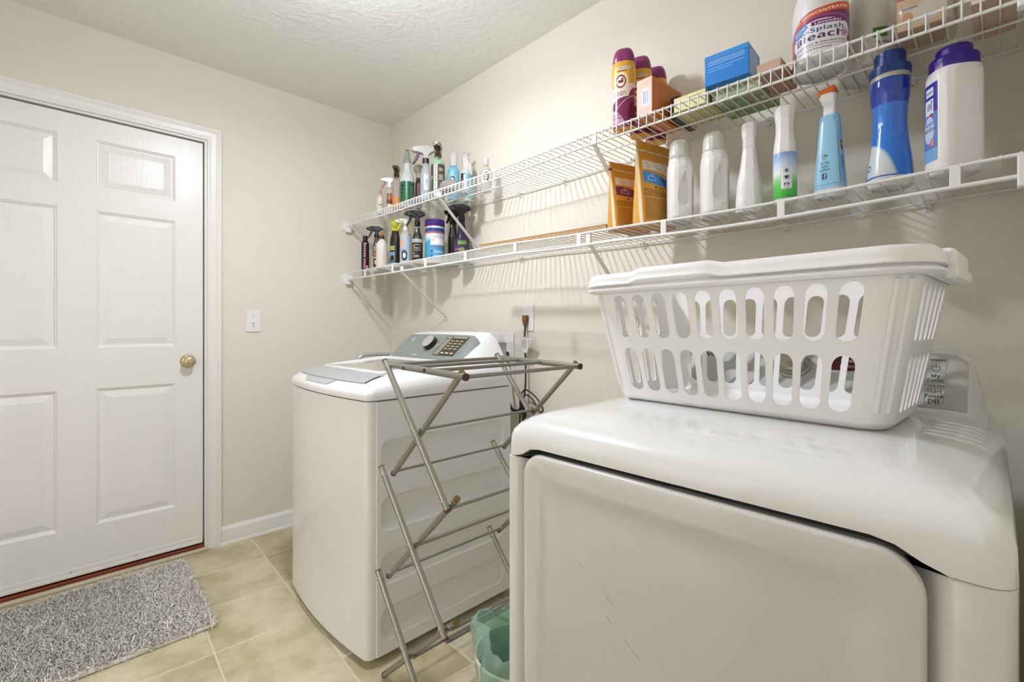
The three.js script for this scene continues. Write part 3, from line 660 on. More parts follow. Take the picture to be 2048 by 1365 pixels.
    obj('button_rim', g, btn, pan);
  }
  const dial = obj('dial', at(skin([[0.036, 0], [0.036, 0.004], [0.031, 0.006], [0.029, 0.024], [0.027, 0.0265], [0.001, 0.027]].map(([r, y]) => Array.from({ length: 36 }, (_, k) => [r * Math.cos(k * PI / 18), y, r * Math.sin(k * PI / 18)])), { crease: 0.6 }), -0.004, 3.2), M(0xb8b2a2, 0.25, { metalness: 0.8 }), D);
  obj('pointer', at(rbox(-0.0012, 0.0012, 0.0268, 0.0278, -0.026, -0.012, 0.0005), -0.004, 3.2), BLACK, dial);
}

// ---------------------------------------------------------------- laundry basket
{
  const BX = thing('laundry_basket', 'white plastic laundry basket with oval slots on the dryer', 'basket', [2.419, 0.9588, 0.547], -0.05);
  const hB = [0.246, 0.126, 0.042], hT = [0.288, 0.17, 0.046], Y0 = 0.0, Y1 = 0.246, TH = 0.0028;   // half length, half depth, corner radius
  const dims = y => { const t = Math.max(0, Math.min(1, y / Y1)); return hB.map((v, i) => v + (hT[i] - v) * t); };
  // a wall side: k 0 front(+z), 1 right(+x), 2 back, 3 left ; u in -1..1 along the flat part
  const wallPt = (k, u, y, off = 0) => { const [a, b, r] = dims(y); const L = (k % 2 ? b : a) - r, D = (k % 2 ? a : b) - off; const p = [u * L, y, D]; return k === 0 ? p : k === 1 ? [p[2], y, -p[0]] : k === 2 ? [-p[0], y, -p[2]] : [-p[2], y, p[0]]; };
  const cornerPt = (k, t, y, off = 0) => { const [a, b, r] = dims(y); const sx = [1, 1, -1, -1][k], sz = [1, -1, -1, 1][k]; const ang = [PI / 2, 0, -PI / 2, PI][k] - t * PI / 2; return [sx * (a - r) + (r - off) * Math.cos(ang), y, sz * (b - r) + (r - off) * Math.sin(ang)]; };
  const pos = [], quad = (A, B, C, D2) => { pos.push(...A, ...B, ...C, ...B, ...D2, ...C); };
  const yLow = 0.03;
  const rows = [[0.026, 0.116], [0.139, 0.229]];
  const ys0 = 0.012;
  function plainBand(k, u0, u1, y0, y1, n = 1) { for (let i = 0; i < n; i++) { const a = u0 + (u1 - u0) * i / n, b = u0 + (u1 - u0) * (i + 1) / n; for (const o of [0, TH]) quad(wallPt(k, a, y0, o), wallPt(k, b, y0, o), wallPt(k, a, y1, o), wallPt(k, b, y1, o)); } }
  const walls = [[0, 10, 0.0475], [1, 5, 0.045], [2, 10, 0.0475], [3, 5, 0.045]];
  const bands = [[ys0, 0.022], [0.022, 0.1275], [0.1275, 0.235], [0.235, Y1]];
  for (const [k, cols] of walls) {
    const margin = k % 2 ? 0.06 : 0.02;
    const ue = 1 - margin;
    plainBand(k, -1, 1, bands[0][0], bands[0][1], 2); plainBand(k, -1, 1, bands[3][0], bands[3][1], 2);
    for (const bi of [1, 2]) {
      const [y0, y1] = bands[bi], [h0, h1] = rows[bi - 1];
      plainBand(k, -1, -ue, y0, y1); plainBand(k, ue, 1, y0, y1);
      for (let c = 0; c < cols; c++) {
        const u0 = -ue + 2 * ue * c / cols, u1 = -ue + 2 * ue * (c + 1) / cols, uc = (u0 + u1) / 2;
        const L = dims((y0 + y1) / 2)[k % 2] - dims((y0 + y1) / 2)[2];
        const R = k % 2 ? 0.0115 : 0.0155, rw = R / L;     // slot half width
        const N = 32, ring = [], outer = [];
        for (let i = 0; i < N; i++) {
          const t = 2 * PI * (i + 0.5) / N, cx = Math.cos(t), sy = Math.sin(t);
          ring.push([uc + rw * Math.sign(cx) * Math.min(1, Math.pow(Math.abs(cx), 0.85)), sy > 0 ? (h1 - R * 1.2) + R * 1.2 * sy : (h0 + R * 0.9) + R * 0.9 * sy]);
          const m = Math.max(Math.abs(cx), Math.abs(sy)), ex = cx / m, ey = sy / m;
          outer.push([uc + ex * (u1 - u0) / 2, (y0 + y1) / 2 + ey * (y1 - y0) / 2]);
        }
        for (let i = 0; i < N; i++) {
          const j = (i + 1) % N;
          for (const o of [0, TH]) {
            quad(wallPt(k, ...ring[i], o), wallPt(k, ...ring[j], o), wallPt(k, ...outer[i], o), wallPt(k, ...outer[j], o));
            // fill the cell corner where the outline turns
            if (Math.abs(outer[i][0] - outer[j][0]) > 1e-6 && Math.abs(outer[i][1] - outer[j][1]) > 1e-6) {
              const cu = Math.abs(Math.abs(outer[i][0] - uc) - (u1 - u0) / 2) < 1e-6 ? outer[i][0] : outer[j][0], cy = Math.abs(Math.abs(outer[i][1] - (y0 + y1) / 2) - (y1 - y0) / 2) < 1e-6 ? outer[i][1] : outer[j][1];
              pos.push(...wallPt(k, ...outer[i], o), ...wallPt(k, ...outer[j], o), ...wallPt(k, cu, cy, o));
            }
          }
          quad(wallPt(k, ...ring[i], 0), wallPt(k, ...ring[j], 0), wallPt(k, ...ring[i], TH), wallPt(k, ...ring[j], TH));
        }
      }
    }
    const cn = 10;
    for (let i = 0; i < cn; i++) for (const o of [0, TH]) for (const [ya, yb] of bands) quad(cornerPt(k, i / cn, ya, o), cornerPt(k, (i + 1) / cn, ya, o), cornerPt(k, i / cn, yb, o), cornerPt(k, (i + 1) / cn, yb, o));
  }
  const wg = new THREE.BufferGeometry(); wg.setAttribute('position', new THREE.Float32BufferAttribute(pos, 3)); wg.setAttribute('uv', new THREE.Float32BufferAttribute(new Float32Array(pos.length / 3 * 2), 2));
  // outline ring at a height with offset
  const outline = (y, off) => { const r = []; for (let k = 0; k < 4; k++) { for (let i = 0; i <= 20; i++) r.push(wallPt(k, -1 + 2 * i / 20, y, -off)); for (let i = 1; i < 10; i++) r.push(cornerPt(k, i / 10, y, -off)); } return r; };
  const setY = (ring, y) => ring.map(p => [p[0], y, p[2]]);
  const bottom = skin([outline(ys0, 0), setY(outline(0.004, -0.004), 0.0045), setY(outline(0, -0.012), 0), setY(outline(0, -0.012), 0.003), setY(outline(0.004, -0.006), 0.007), outline(ys0, -TH)], { crease: 0.9 });
  const floorG = skin([setY(outline(0, -0.012), 0.003), setY(outline(0, -0.03), 0.0035)], { capEnd: true, crease: 0.5 });
  obj('slotted_wall', [toCreasedNormals(wg, 0.6), bottom, floorG], BASKET, BX);
  // rim: flange, step, band, rolled top
  const RP = [[0.0, 0.236], [0.016, 0.237], [0.0205, 0.240], [0.0205, 0.2445], [0.013, 0.2465], [0.013, 0.2485], [0.0215, 0.2505], [0.0215, 0.253], [0.0195, 0.255], [0.0185, 0.264], [0.016, 0.272], [0.011, 0.276], [0.004, 0.276], [0.0, 0.273], [-0.002, 0.262], [-TH, 0.24]];
  const handle = (k, i) => 0;
  const rim = skin(RP.map(([d, y]) => { const r = outline(Y1, d); return r.map(p => { const f = Math.max(0, 1 - Math.abs(p[0] + 0.072) / 0.078) > 0 && p[2] > 0.12 && d > 0.003 ? 1 : 0; return [p[0], y + (f && y > 0.25 ? 0.006 : 0), p[2] + f * 0.004]; }); }), { crease: 0.7 });
  obj('rim', rim, BASKET, BX);
  // grip pieces: front middle and the two ends
  for (const [sx] of [[1], [-1]]) obj('end_handle', [rbox(sx > 0 ? 0.29 : -0.316, sx > 0 ? 0.316 : -0.29, 0.238, 0.2775, -0.08, 0.08, 0.008, 3), rbox(sx > 0 ? 0.304 : -0.319, sx > 0 ? 0.319 : -0.304, 0.232, 0.252, -0.09, 0.09, 0.004, 2)], BASKET, BX);
  for (const sz of [1, -1]) for (const sx of [1, -1]) for (const o of [0, 1]) {
    // raised corner ribs
    const pts = []; for (let i = 0; i <= 8; i++) { const y = 0.03 + 0.2 * i / 8; const k = sx > 0 ? (sz > 0 ? 0 : 1) : (sz > 0 ? 3 : 2); const t = (sx * sz > 0 ? 0.35 : 0.65) + (sx * sz > 0 ? 1 : -1) * 0.25 * o; pts.push(cornerPt(k, t, y, -0.0005)); }
    obj('corner_rib', tube(pts, 0.004, 16, 8), BASKET, BX);
  }
}

// ---------------------------------------------------------------- folding drying rack
{
  const R = thing('drying_rack', 'silver folding metal drying rack standing between washer and dryer', 'drying rack', [0, 0, 0]);
  const ZN = 0.84, ZB = 0.372;
  const legs = { A: [[1.453, 1.015], [1.78, 0.642]], B: [[1.816, 1.002], [1.475, 0.668]], C: [[1.431, 0.681], [1.769, 0.302]], D: [[1.795, 0.672], [1.447, 0.341]], E: [[1.409, 0.347], [1.71, 0.0105]], F: [[1.79, 0.348], [1.418, 0.014]] };
  const outerL = { A: 1, C: 1, E: 1 };
  for (const z of [ZN, ZB]) for (const [n, [a, b]] of Object.entries(legs)) {
    const zz = z + (outerL[n] ? 0.009 : -0.009);
    const leg = obj('leg', rod([a[0], a[1], zz], [b[0], b[1], zz], 0.0088, 14), RACK, R);
    const d = V(b[0] - a[0], b[1] - a[1], 0).normalize();
    obj('end_cap', rod([a[0] - d.x * 0.003, a[1] - d.y * 0.003, zz], [a[0] + d.x * 0.002, a[1] + d.y * 0.002, zz], 0.0093, 14), M(0x6e5b2c, 0.4), leg);
    obj('end_cap', rod([b[0] - d.x * 0.002, b[1] - d.y * 0.002, zz], [b[0] + d.x * 0.003, b[1] + d.y * 0.003, zz], 0.0095, 14), M(0x4a1710, 0.4), leg);
    for (const t of [0.05, 0.5, 0.95]) { const x = a[0] + (b[0] - a[0]) * t, y = a[1] + (b[1] - a[1]) * t; const s = new THREE.SphereGeometry(0.0045, 10, 6); s.translate(x, y, zz + 0.0075); obj('rivet', s, RACK, leg); }
  }
  for (const z of [ZN, ZB]) {
    const y0 = 1.004, y1 = 0.993;
    const arm = obj('top_arm', rod([1.445, y0, z - 0.004], [1.838, y1, z - 0.004], 0.0095, 14), RACK, R);
    obj('end_cap', rod([1.836, y1, z - 0.004], [1.841, y1, z - 0.004], 0.0102, 14), M(0x4a1710, 0.4), arm);
    obj('end_cap', rod([1.442, y0, z - 0.004], [1.446, y0, z - 0.004], 0.0102, 14), M(0x4a1710, 0.4), arm);
    for (const x of [1.555, 1.665]) { const p = rod([x, 0.999, z - 0.001], [x, 0.999, z + 0.0062], 0.0055, 12); obj('plug', p, M(0x3a120c, 0.4), arm); }
  }
  const topRods = [1.462, 1.56, 1.67, 1.832].map(x => [x, 1.004 - (x - 1.445) * 0.028]);
  for (const [x, y] of topRods) obj('rod', rod([x, y, ZB - 0.004], [x, y, ZN - 0.004], 0.0058, 12), ALU, R);
  for (const [x, y] of [[1.632, 0.828], [1.482, 0.675], [1.787, 0.65], [1.612, 0.492], [1.455, 0.352], [1.783, 0.33], [1.76, 0.285], [1.60, 0.165]]) obj('rod', rod([x, y, ZB], [x, y, ZN], 0.0045, 10), ALU, R);
}

// ---------------------------------------------------------------- waste bin with green liner
{
  const B = thing('waste_bin', 'white plastic bin lined with a pale green bag beside the dryer', 'bin', [1.978, 0, 0.79]);
  obj('bucket', loft([[0, 0.072], [0.004, 0.078], [0.02, 0.079], [0.335, 0.099], [0.34, 0.102], [0.35, 0.102], [0.351, 0.098], [0.34, 0.097], [0.02, 0.075]], { seg: 36, sub: 1, capEnd: false }), M(0xdcd9c6, 0.45), B);
  const rings = [], N = 56;
  const film = new THREE.MeshPhysicalMaterial({ color: 0xd8f0e6, roughness: 0.2, transmission: 0.78, thickness: 0, ior: 1.4 });
  const keys = [[0.25, 0.099, 0.012], [0.29, 0.103, 0.02], [0.33, 0.108, 0.04], [0.36, 0.111, 0.06], [0.385, 0.108, 0.08], [0.405, 0.1, 0.08], [0.41, 0.09, 0.07], [0.385, 0.083, 0.05], [0.33, 0.08, 0.03], [0.25, 0.074, 0.02], [0.15, 0.066, 0.02]];
  let s = 3; const r = () => { s = (s * 16807) % 2147483647; return s / 2147483647; };
  const ph = [r() * 6, r() * 6, r() * 6, r() * 6];
  keys.forEach(([y, rad, amp], ki) => { const ring = []; for (let j = 0; j < N; j++) { const a = -2 * PI * j / N; const w = Math.sin(5 * a + ph[0] + ki * 0.3) * 0.5 + Math.sin(9 * a + ph[1] - ki * 0.5) * 0.3 + Math.sin(17 * a + ph[2] + ki) * 0.2; const up = (Math.sin(2 * a + ph[3]) * 0.5 + Math.sin(3 * a + 1) * 0.3); const R2 = Math.min(rad + amp * 0.3 * w - 0.006, 0.117); ring.push([R2 * Math.cos(a), y + (ki > 2 ? up * amp * 0.45 : -Math.abs(w) * 0.03), R2 * Math.sin(a)]); } rings.push(ring); });
  obj('bin_liner', skin(rings, { crease: 1.2, capEnd: true }), film, B);
}

// ---------------------------------------------------------------- shaggy mat
{
  const X0 = 0.098, X1 = 0.745, Z0 = 1.15, Z1 = 2.02;
  const R = thing('shaggy_mat', 'light grey and white shaggy mat in front of the door', 'mat', [0, 0, 0]);
  obj('backing', rbox(X0, X1, 0.0008, 0.015, Z0, Z1, 0.006), M(0xe2ddd2, 0.95), R);
  const tuft = (bend) => { const rings = []; for (let i = 0; i <= 4; i++) { const t = i / 4, w = 0.0029 * (1 - 0.45 * t), cx = bend * t * t; rings.push([0, 1, 2, 3].map(k => [cx + w * Math.cos(-k * PI / 2), 0.0135 * t * (1 - 0.3 * t), w * Math.sin(-k * PI / 2)])); } return skin(rings, { capEnd: true, crease: 0 }); };
  const g = merged([tuft(0.018), turnY(tuft(0.023), 2.2), turnY(tuft(0.015), 4.1)]);
  const NX = 92, NZ = 124, im = new THREE.InstancedMesh(g, M(0xffffff, 0.9), NX * NZ);
  im.name = 'pile'; im.userData.kind = 'stuff'; im.castShadow = im.receiveShadow = true;
  const m = new THREE.Matrix4(), q = new THREE.Quaternion(), c = new THREE.Color();
  const pn = fbm(256, 5, 3, 44, 0.5);
  let k = 0;
  for (let i = 0; i < NX; i++) for (let j = 0; j < NZ; j++) {
    const x = X0 + 0.004 + (X1 - X0 - 0.008) * (i + rnd()) / NX, z = Z0 + 0.004 + (Z1 - Z0 - 0.008) * (j + rnd()) / NZ;
    const e = new THREE.Euler(rr(-0.8, 0.8), rr(0, 2 * PI), rr(-0.8, 0.8));
    const sc = rr(0.8, 1.25);
    m.compose(V(x, 0.0115, z), q.setFromEuler(e), V(sc, sc * rr(0.8, 1.2), sc)); im.setMatrixAt(k, m);
    const pv = pn[(Math.floor(z * 90) % 256) * 256 + Math.floor(x * 90) % 256];
    const v = Math.min(0.97, 0.9 + 0.5 * (pv - 0.5) + rr(-0.24, 0.1));
    c.setRGB(v * 1.0, v * 0.95, v * 0.87); im.setColorAt(k, c); k++;
  }
  R.add(im);
}

// ---------------------------------------------------------------- wall fittings
{
  const S = thing('light_switch', 'white toggle light switch plate beside the door', 'switch', [0, 1.153, 0.828], PI / 2);
  obj('plate', rbox(-0.036, 0.036, -0.059, 0.059, 0, 0.006, 0.003), WHITE, S);
  obj('toggle', [rbox(-0.005, 0.005, -0.012, 0.012, 0.004, 0.0075, 0.001), (() => { const g = rbox(-0.0035, 0.0035, -0.004, 0.004, 0, 0.014, 0.0015); g.rotateX(0.5); return move(g, 0, -0.002, 0.006); })()], WHITE, S);
  for (const y of [-0.03, 0.03]) { const c = cyl(0.003, 0.003, 0, 0.0015, 10); c.rotateX(PI / 2); obj('screw', move(c, 0, y, 0.0062), STEEL, S); }
}
{
  const S = thing('wall_outlet', 'white wall outlet plate above the cord tag', 'outlet', [1.253, 1.162, 0]);
  obj('plate', rbox(-0.035, 0.035, -0.06, 0.06, 0, 0.006, 0.003), WHITE, S);
  obj('socket', rbox(-0.017, 0.017, 0.012, 0.04, 0.004, 0.0075, 0.003), WHITE, S);
  obj('socket', rbox(-0.017, 0.017, -0.04, -0.012, 0.004, 0.0075, 0.003), WHITE, S);
  const c = cyl(0.003, 0.003, 0, 0.0015, 10); c.rotateX(PI / 2); obj('screw', move(c, 0, 0, 0.0062), STEEL, S);
}
{
  const C = thing('power_cord', 'brown power cord plugged into the wall outlet', 'cord', [0, 0, 0]);
  const bm = M(0x4a2a17, 0.4);
  obj('plug', [rbox(1.236, 1.262, 1.145, 1.176, 0.008, 0.03, 0.006), (() => { const g = skin([[0.0135, 0.0], [0.0105, -0.014], [0.0055, -0.03]].map(([r, y]) => Array.from({ length: 14 }, (_, k) => [1.249 + r * Math.cos(k * PI / 7), 1.147 + y, 0.02 + r * 0.8 * Math.sin(k * PI / 7)])), { crease: 0.8 }); return g; })()], M(0x7a5427, 0.4), C);
  obj('cable', tube([[1.249, 1.12, 0.02], [1.25, 1.06, 0.024], [1.255, 0.98, 0.024], [1.258, 0.86, 0.026], [1.252, 0.79, 0.03], [1.245, 0.72, 0.032], [1.27, 0.60, 0.035], [1.26, 0.45, 0.04], [1.2, 0.3, 0.06]], 0.0042, 80, 8), bm, C);
  obj('loop', tube([[1.235, 0.72, 0.034], [1.235, 0.79, 0.037], [1.265, 0.832, 0.04], [1.31, 0.825, 0.045], [1.365, 0.79, 0.048], [1.385, 0.755, 0.046], [1.37, 0.742, 0.044], [1.345, 0.765, 0.042], [1.31, 0.80, 0.042], [1.27, 0.81, 0.042], [1.245, 0.76, 0.042], [1.235, 0.66, 0.042]], 0.0036, 90, 8), bm, C);
  const tagTex = canvas(256, 200, (c, w, h) => { c.fillStyle = '#e9e6e0'; c.fillRect(0, 0, w, h); c.strokeStyle = '#8d8c88'; c.lineWidth = 3; let s = 5; const r = () => { s = (s * 16807) % 2147483647; return s / 2147483647; }; for (let k = 0; k < 26; k++) { c.beginPath(); const x = 20 + r() * 220; c.moveTo(x, 20 + r() * 30); c.lineTo(x - 8 + r() * 16, 120 + r() * 60); c.stroke(); } c.strokeStyle = '#555'; c.strokeRect(4, 4, w - 8, h - 8); });
  const tg = new THREE.BufferGeometry();
  const tp = [[1.238, 1.075, 0.034], [1.33, 1.075, 0.055], [1.238, 1.005, 0.034], [1.285, 1.0, 0.046]];
  tg.setAttribute('position', new THREE.Float32BufferAttribute([...tp[0], ...tp[2], ...tp[1], ...tp[1], ...tp[2], ...tp[3]], 3));
  tg.setAttribute('uv', new THREE.Float32BufferAttribute([0, 1, 0, 0, 1, 1, 1, 1, 0, 0, 0.6, 0], 2)); tg.computeVertexNormals();
  obj('cord_tag', [tg, (() => { const g = tg.clone(); g.translate(0, 0, -0.0008); return g; })()], new THREE.MeshPhysicalMaterial({ map: tagTex, roughness: 0.6, side: THREE.DoubleSide }), C);
}
{
  const h = obj('water_hose', tube([[1.13, 1.0, 0.02], [1.17, 0.86, 0.06], [1.215, 0.745, 0.075], [1.26, 0.74, 0.07], [1.278, 0.78, 0.06], [1.29, 0.70, 0.06], [1.30, 0.5, 0.08], [1.25, 0.3, 0.1]], 0.007, 70, 10), M(0x15171f, 0.4));
  h.userData = { label: 'black rubber hose hanging behind the washer', category: 'hose' };
  const B = thing('outlet_box', 'white recessed washer water box on the wall behind the washer', 'water box', [0, 0, 0]);
  const s = rrShape(0.878, 1.157, 0.86, 1.093, 0.004); s.holes.push(rrShape(0.91, 1.112, 0.9, 1.045, 0.006, THREE.Path));
  const g = new THREE.ExtrudeGeometry(s, { depth: 0.006, bevelEnabled: true, bevelSize: 0.0015, bevelThickness: 0.0015, bevelSegments: 1 });
  obj('frame', move(g, 0, 0, 0.0016), WHITE, B);
  obj('recess', [box(0.9085, 0.9105, 0.899, 1.046, -0.09, 0.002), box(1.1115, 1.1135, 0.899, 1.046, -0.09, 0.002), box(0.9085, 1.1135, 0.8985, 0.9005, -0.09, 0.002), box(0.9085, 1.1135, 1.0445, 1.0465, -0.09, 0.002), box(0.9085, 1.1135, 0.899, 1.046, -0.091, -0.089)], WHITE, B);
  obj('valve', [cyl(0.012, 0.012, 0.901, 0.95, 14, 1.085, -0.045), cyl(0.006, 0.006, 0.95, 0.99, 10, 1.085, -0.045)], M(0x2a2a30, 0.4), B);
}

// ---------------------------------------------------------------- things on the shelves
const UD = UY + 0.0047, LD = LY + 0.0047, LDx = x => LD + LSAG(x) + 0.0007, UDx = x => UD + USAG(x) + 0.0007;        // deck heights
const txt = (c, s, x, y, font, fill, align = 'center') => { c.font = font; c.fillStyle = fill; c.textAlign = align; c.fillText(s, x, y); };
function lines(c, x, y, w, n, dy, fill, h = 3, sd = 3) { let s = sd; const r = () => { s = (s * 16807) % 2147483647; return s / 2147483647; }; c.fillStyle = fill; for (let k = 0; k < n; k++) { let X = x; while (X < x + w) { const l = 4 + r() * 16; c.fillRect(X, y + k * dy, Math.min(l, x + w - X), h); X += l + 4; } } }
function bars(c, x, y, w, h, fill = '#222') { let s = 11; const r = () => { s = (s * 16807) % 2147483647; return s / 2147483647; }; c.fillStyle = fill; let X = x; while (X < x + w) { const l = 1 + r() * 4; c.fillRect(X, y, l, h); X += l + 1.5 + r() * 3; } }
const pm = (tex, rough = 0.4) => new THREE.MeshPhysicalMaterial({ map: tex, roughness: rough });
// trigger sprayer, nozzle towards local -x before yaw
function sprayer(parent, y, mats, { s = 1, yaw = 0, neck = 0.012, w = 0.022 } = {}) {
  const P = (pts) => pts.map(([a, b]) => [a * s, b * s]);
  const head = obj('sprayer_head', turnY(move(extrude(P([[-0.009, 0.012], [-0.011, 0.030], [-0.026, 0.036], [-0.05, 0.038], [-0.052, 0.054], [-0.034, 0.061], [0.012, 0.064], [0.034, 0.052], [0.036, 0.044], [0.02, 0.036], [0.011, 0.028], [0.010, 0.012]]), w * s, 0.003 * s, 2), 0, y, 0), yaw), mats.head, parent);
  obj('nozzle', turnY(move((() => { const g = cyl(0.0075 * s, 0.0065 * s, 0, 0.01 * s, 14); g.rotateZ(PI / 2); return g; })(), -0.05 * s, y + 0.047 * s, 0), yaw), mats.nozzle ?? mats.head, head);
  obj('trigger', turnY(move(extrude(P([[-0.022, 0.038], [-0.034, 0.038], [-0.038, 0.022], [-0.048, 0.002], [-0.053, -0.008], [-0.047, -0.011], [-0.036, 0.004], [-0.026, 0.024]]), 0.012 * s, 0.002 * s, 1), 0, y, 0), yaw), mats.trigger ?? mats.head, head);
  obj('collar', cyl(neck * 1.25, neck * 1.2, y - 0.004 * s, y + 0.015 * s, 20), mats.collar ?? mats.head, parent);
}
function bottle(name, label, pos, turn, keys, mat, group) {
  const b = thing(name, label, 'bottle', pos, turn, group);
  obj('body', loft(keys, { seg: 32 }), mat, b);
  return b;
}
const frost = (c, tr = 0.55, rough = 0.28) => new THREE.MeshPhysicalMaterial({ color: c, roughness: rough, transmission: tr, thickness: 0, ior: 1.4 });
const G1 = 'car-care bottles at the far end of the upper shelf', G2 = 'cleaners at the far end of the lower shelf', G3 = 'laundry products on the lower shelf above the dryer', G4 = 'boxes and jugs on the upper shelf above the dryer';

// --- upper shelf, far end
{
  let k = [[0, 0.0185], [0.003, 0.0195], [0.075, 0.0195], [0.095, 0.015], [0.108, 0.009], [0.112, 0.009]];
  let b = bottle('dropper_bottle', 'small cream bottle nearest the corner on the upper shelf', [0.300, UDx(0.300), 0.245], face(0.3, 0.245), k, M(0xe6dccb, 0.4), G1);
  obj('label', wrap(k, 150, 30, 0.012, 0.072), pm(canvas(128, 192, (c, w, h) => { c.fillStyle = '#e9ddcc'; c.fillRect(0, 0, w, h); c.strokeStyle = '#7b6351'; c.lineWidth = 3; c.beginPath(); c.arc(70, 80, 44, 0, 7); c.stroke(); lines(c, 20, 140, 90, 4, 11, '#6b5344'); c.fillStyle = '#6b5344'; c.fillRect(44, 66, 50, 22); })), b);
  obj('cap', cyl(0.0105, 0.009, 0.11, 0.138, 18), M(0xb7a08c, 0.4), b);
}
{
  let k = [[0, 0.02], [0.003, 0.022], [0.11, 0.022], [0.135, 0.016], [0.15, 0.011], [0.155, 0.011]];
  let b = bottle('spray_bottle', 'clear spray bottle with white head and red trigger', [0.335, UDx(0.335), 0.205], face(0.33, 0.2), k, frost(0xf1ebe4, 0.5), G1);
  obj('label', wrap(k, 130, 10, 0.03, 0.115), pm(canvas(128, 192, (c, w, h) => { c.fillStyle = '#a4532f'; c.fillRect(0, 0, w, h); c.fillStyle = '#6d2c1c'; c.fillRect(0, 90, w, 40); lines(c, 14, 20, 100, 5, 12, '#e9cdb4'); c.fillStyle = '#efe6dc'; c.fillRect(10, 140, 108, 40); })), b);
  sprayer(b, 0.155, { head: WHITE, trigger: M(0xb3242a, 0.35) }, { s: 0.85, w: 0.026 });
}
{
  let k = [[0, 0.022], [0.003, 0.0245], [0.15, 0.0245], [0.172, 0.019], [0.185, 0.0125], [0.19, 0.0125]];
  let b = bottle('spray_bottle', 'spray bottle half full of orange liquid with dark brown nozzle', [0.446, UDx(0.446), 0.222], face(0.446, 0.222), k, frost(0xd9cfc4, 0.6, 0.15), G1);
  obj('orange_liquid', loft([[0.003, 0.0235], [0.005, 0.0249], [0.072, 0.0249], [0.0722, 0.0249]], { seg: 28 }), M(0xe8a04f, 0.2, { transmission: 0.25 }), b);
  sprayer(b, 0.19, { head: M(0x4b3a1c, 0.3), trigger: BROWNCAP, collar: BROWNCAP }, { s: 0.88, w: 0.03, yaw: PI / 2 - 0.25 });
}
{
  let k = [[0, 0.034], [0.003, 0.038], [0.145, 0.038], [0.165, 0.0345], [0.188, 0.024], [0.205, 0.021], [0.235, 0.02], [0.243, 0.016]];
  let b = bottle('squeeze_bottle', 'frosted bottle with a dark green lower half and grey tip', [0.556, UDx(0.556), 0.222], face(0.556, 0.222), k, frost(0xe9ece8, 0.4), G1);
  obj('label', wrap(k, 175, 5, 0.012, 0.132), pm(canvas(256, 192, (c, w, h) => { c.fillStyle = '#2f6b45'; c.fillRect(0, 0, w, h); c.fillStyle = '#123a24'; for (let i = 0; i < 5; i++) c.fillRect(30, 30 + i * 30, 60 - i * 6, 16); c.fillStyle = '#1b5334'; c.fillRect(150, 20, 80, 150); lines(c, 160, 40, 60, 8, 14, '#9fc7ae'); }), 0.3), b);
  obj('cap', loft([[0.24, 0.0215], [0.246, 0.0215], [0.262, 0.0175], [0.28, 0.0135], [0.297, 0.0115], [0.299, 0.0115]], { seg: 20 }), M(0x8a9287, 0.35), b);
  obj('nozzle', rbox(-0.008, 0.008, 0.298, 0.312, -0.006, 0.006, 0.002), M(0x4d4a30, 0.4), b);
}
{
  let k = [[0, 0.017], [0.003, 0.0195], [0.13, 0.0195], [0.15, 0.016], [0.165, 0.012], [0.168, 0.012]];
  let b = bottle('flip_cap_bottle', 'slim dark red bottle with a wide grey cap', [0.58, UDx(0.58), 0.165], face(0.58, 0.165), k, M(0x4b1f1a, 0.25), G1);
  obj('cap', loft([[0.165, 0.014], [0.19, 0.0145], [0.205, 0.026], [0.225, 0.028], [0.234, 0.02], [0.236, 0.012]], { seg: 22 }), M(0x9a998d, 0.4), b);
}
{
  let k = [[0, 0.025], [0.003, 0.0285], [0.12, 0.0285], [0.15, 0.0255], [0.185, 0.0155], [0.195, 0.0125], [0.2, 0.0125]];
  let b = bottle('spray_bottle', 'clear spray bottle with grey head and long purple trigger', [0.735, UDx(0.735), 0.222], face(0.735, 0.222), k, frost(0xdfe2e4, 0.55, 0.2), G1);
  obj('liquid', loft([[0.003, 0.024], [0.005, 0.0268], [0.075, 0.0268], [0.0752, 0.0268]], { seg: 28 }), frost(0xccd3dc, 0.4), b);
  obj('scale_print', wrap(k, 110, 60, 0.05, 0.13, 0.0006), pm(canvas(96, 128, (c, w, h) => { c.fillStyle = '#d4d7da'; c.fillRect(0, 0, w, h); lines(c, 14, 40, 66, 4, 12, '#5e6167', 5); })), b);
  sprayer(b, 0.2, { head: M(0xb9b6ad, 0.35), trigger: M(0x4a1f4a, 0.35), collar: M(0x3b2138, 0.35), nozzle: M(0x9a9a92, 0.4) }, { s: 1.3, w: 0.024, neck: 0.0135 });
}
{
  let k = [[0, 0.031], [0.003, 0.035], [0.155, 0.035], [0.18, 0.031], [0.2, 0.0165], [0.208, 0.0145], [0.212, 0.0145]];
  let b = bottle('spray_bottle', 'pale green spray bottle with brown vertical label and brown nozzle', [0.818, UDx(0.818), 0.205], face(0.818, 0.205), k, frost(0xc4e2bd, 0.45), G1);
  obj('label', wrap(k, 165, 25, 0.006, 0.165), pm(canvas(256, 340, (c, w, h) => { c.fillStyle = '#4f4632'; c.fillRect(0, 0, w, h); c.fillStyle = '#efece6'; c.fillRect(70, 0, 54, h); c.save(); c.translate(113, 170); c.rotate(-PI / 2); txt(c, 'INSECT REMOVER', 0, 2, 'bold 42px sans-serif', '#2f2a1c'); c.restore(); c.fillStyle = '#9a9482'; c.fillRect(150, 40, 60, 34); c.fillRect(150, 110, 70, 60); c.fillRect(10, 120, 40, 40); lines(c, 150, 200, 80, 9, 13, '#b9b29c'); })), b);
  sprayer(b, 0.212, { head: M(0x54401c, 0.28), trigger: BROWNCAP, collar: M(0x5a4624, 0.3) }, { s: 1.0, w: 0.034, yaw: PI / 2 - 0.15, neck: 0.0145 });
}
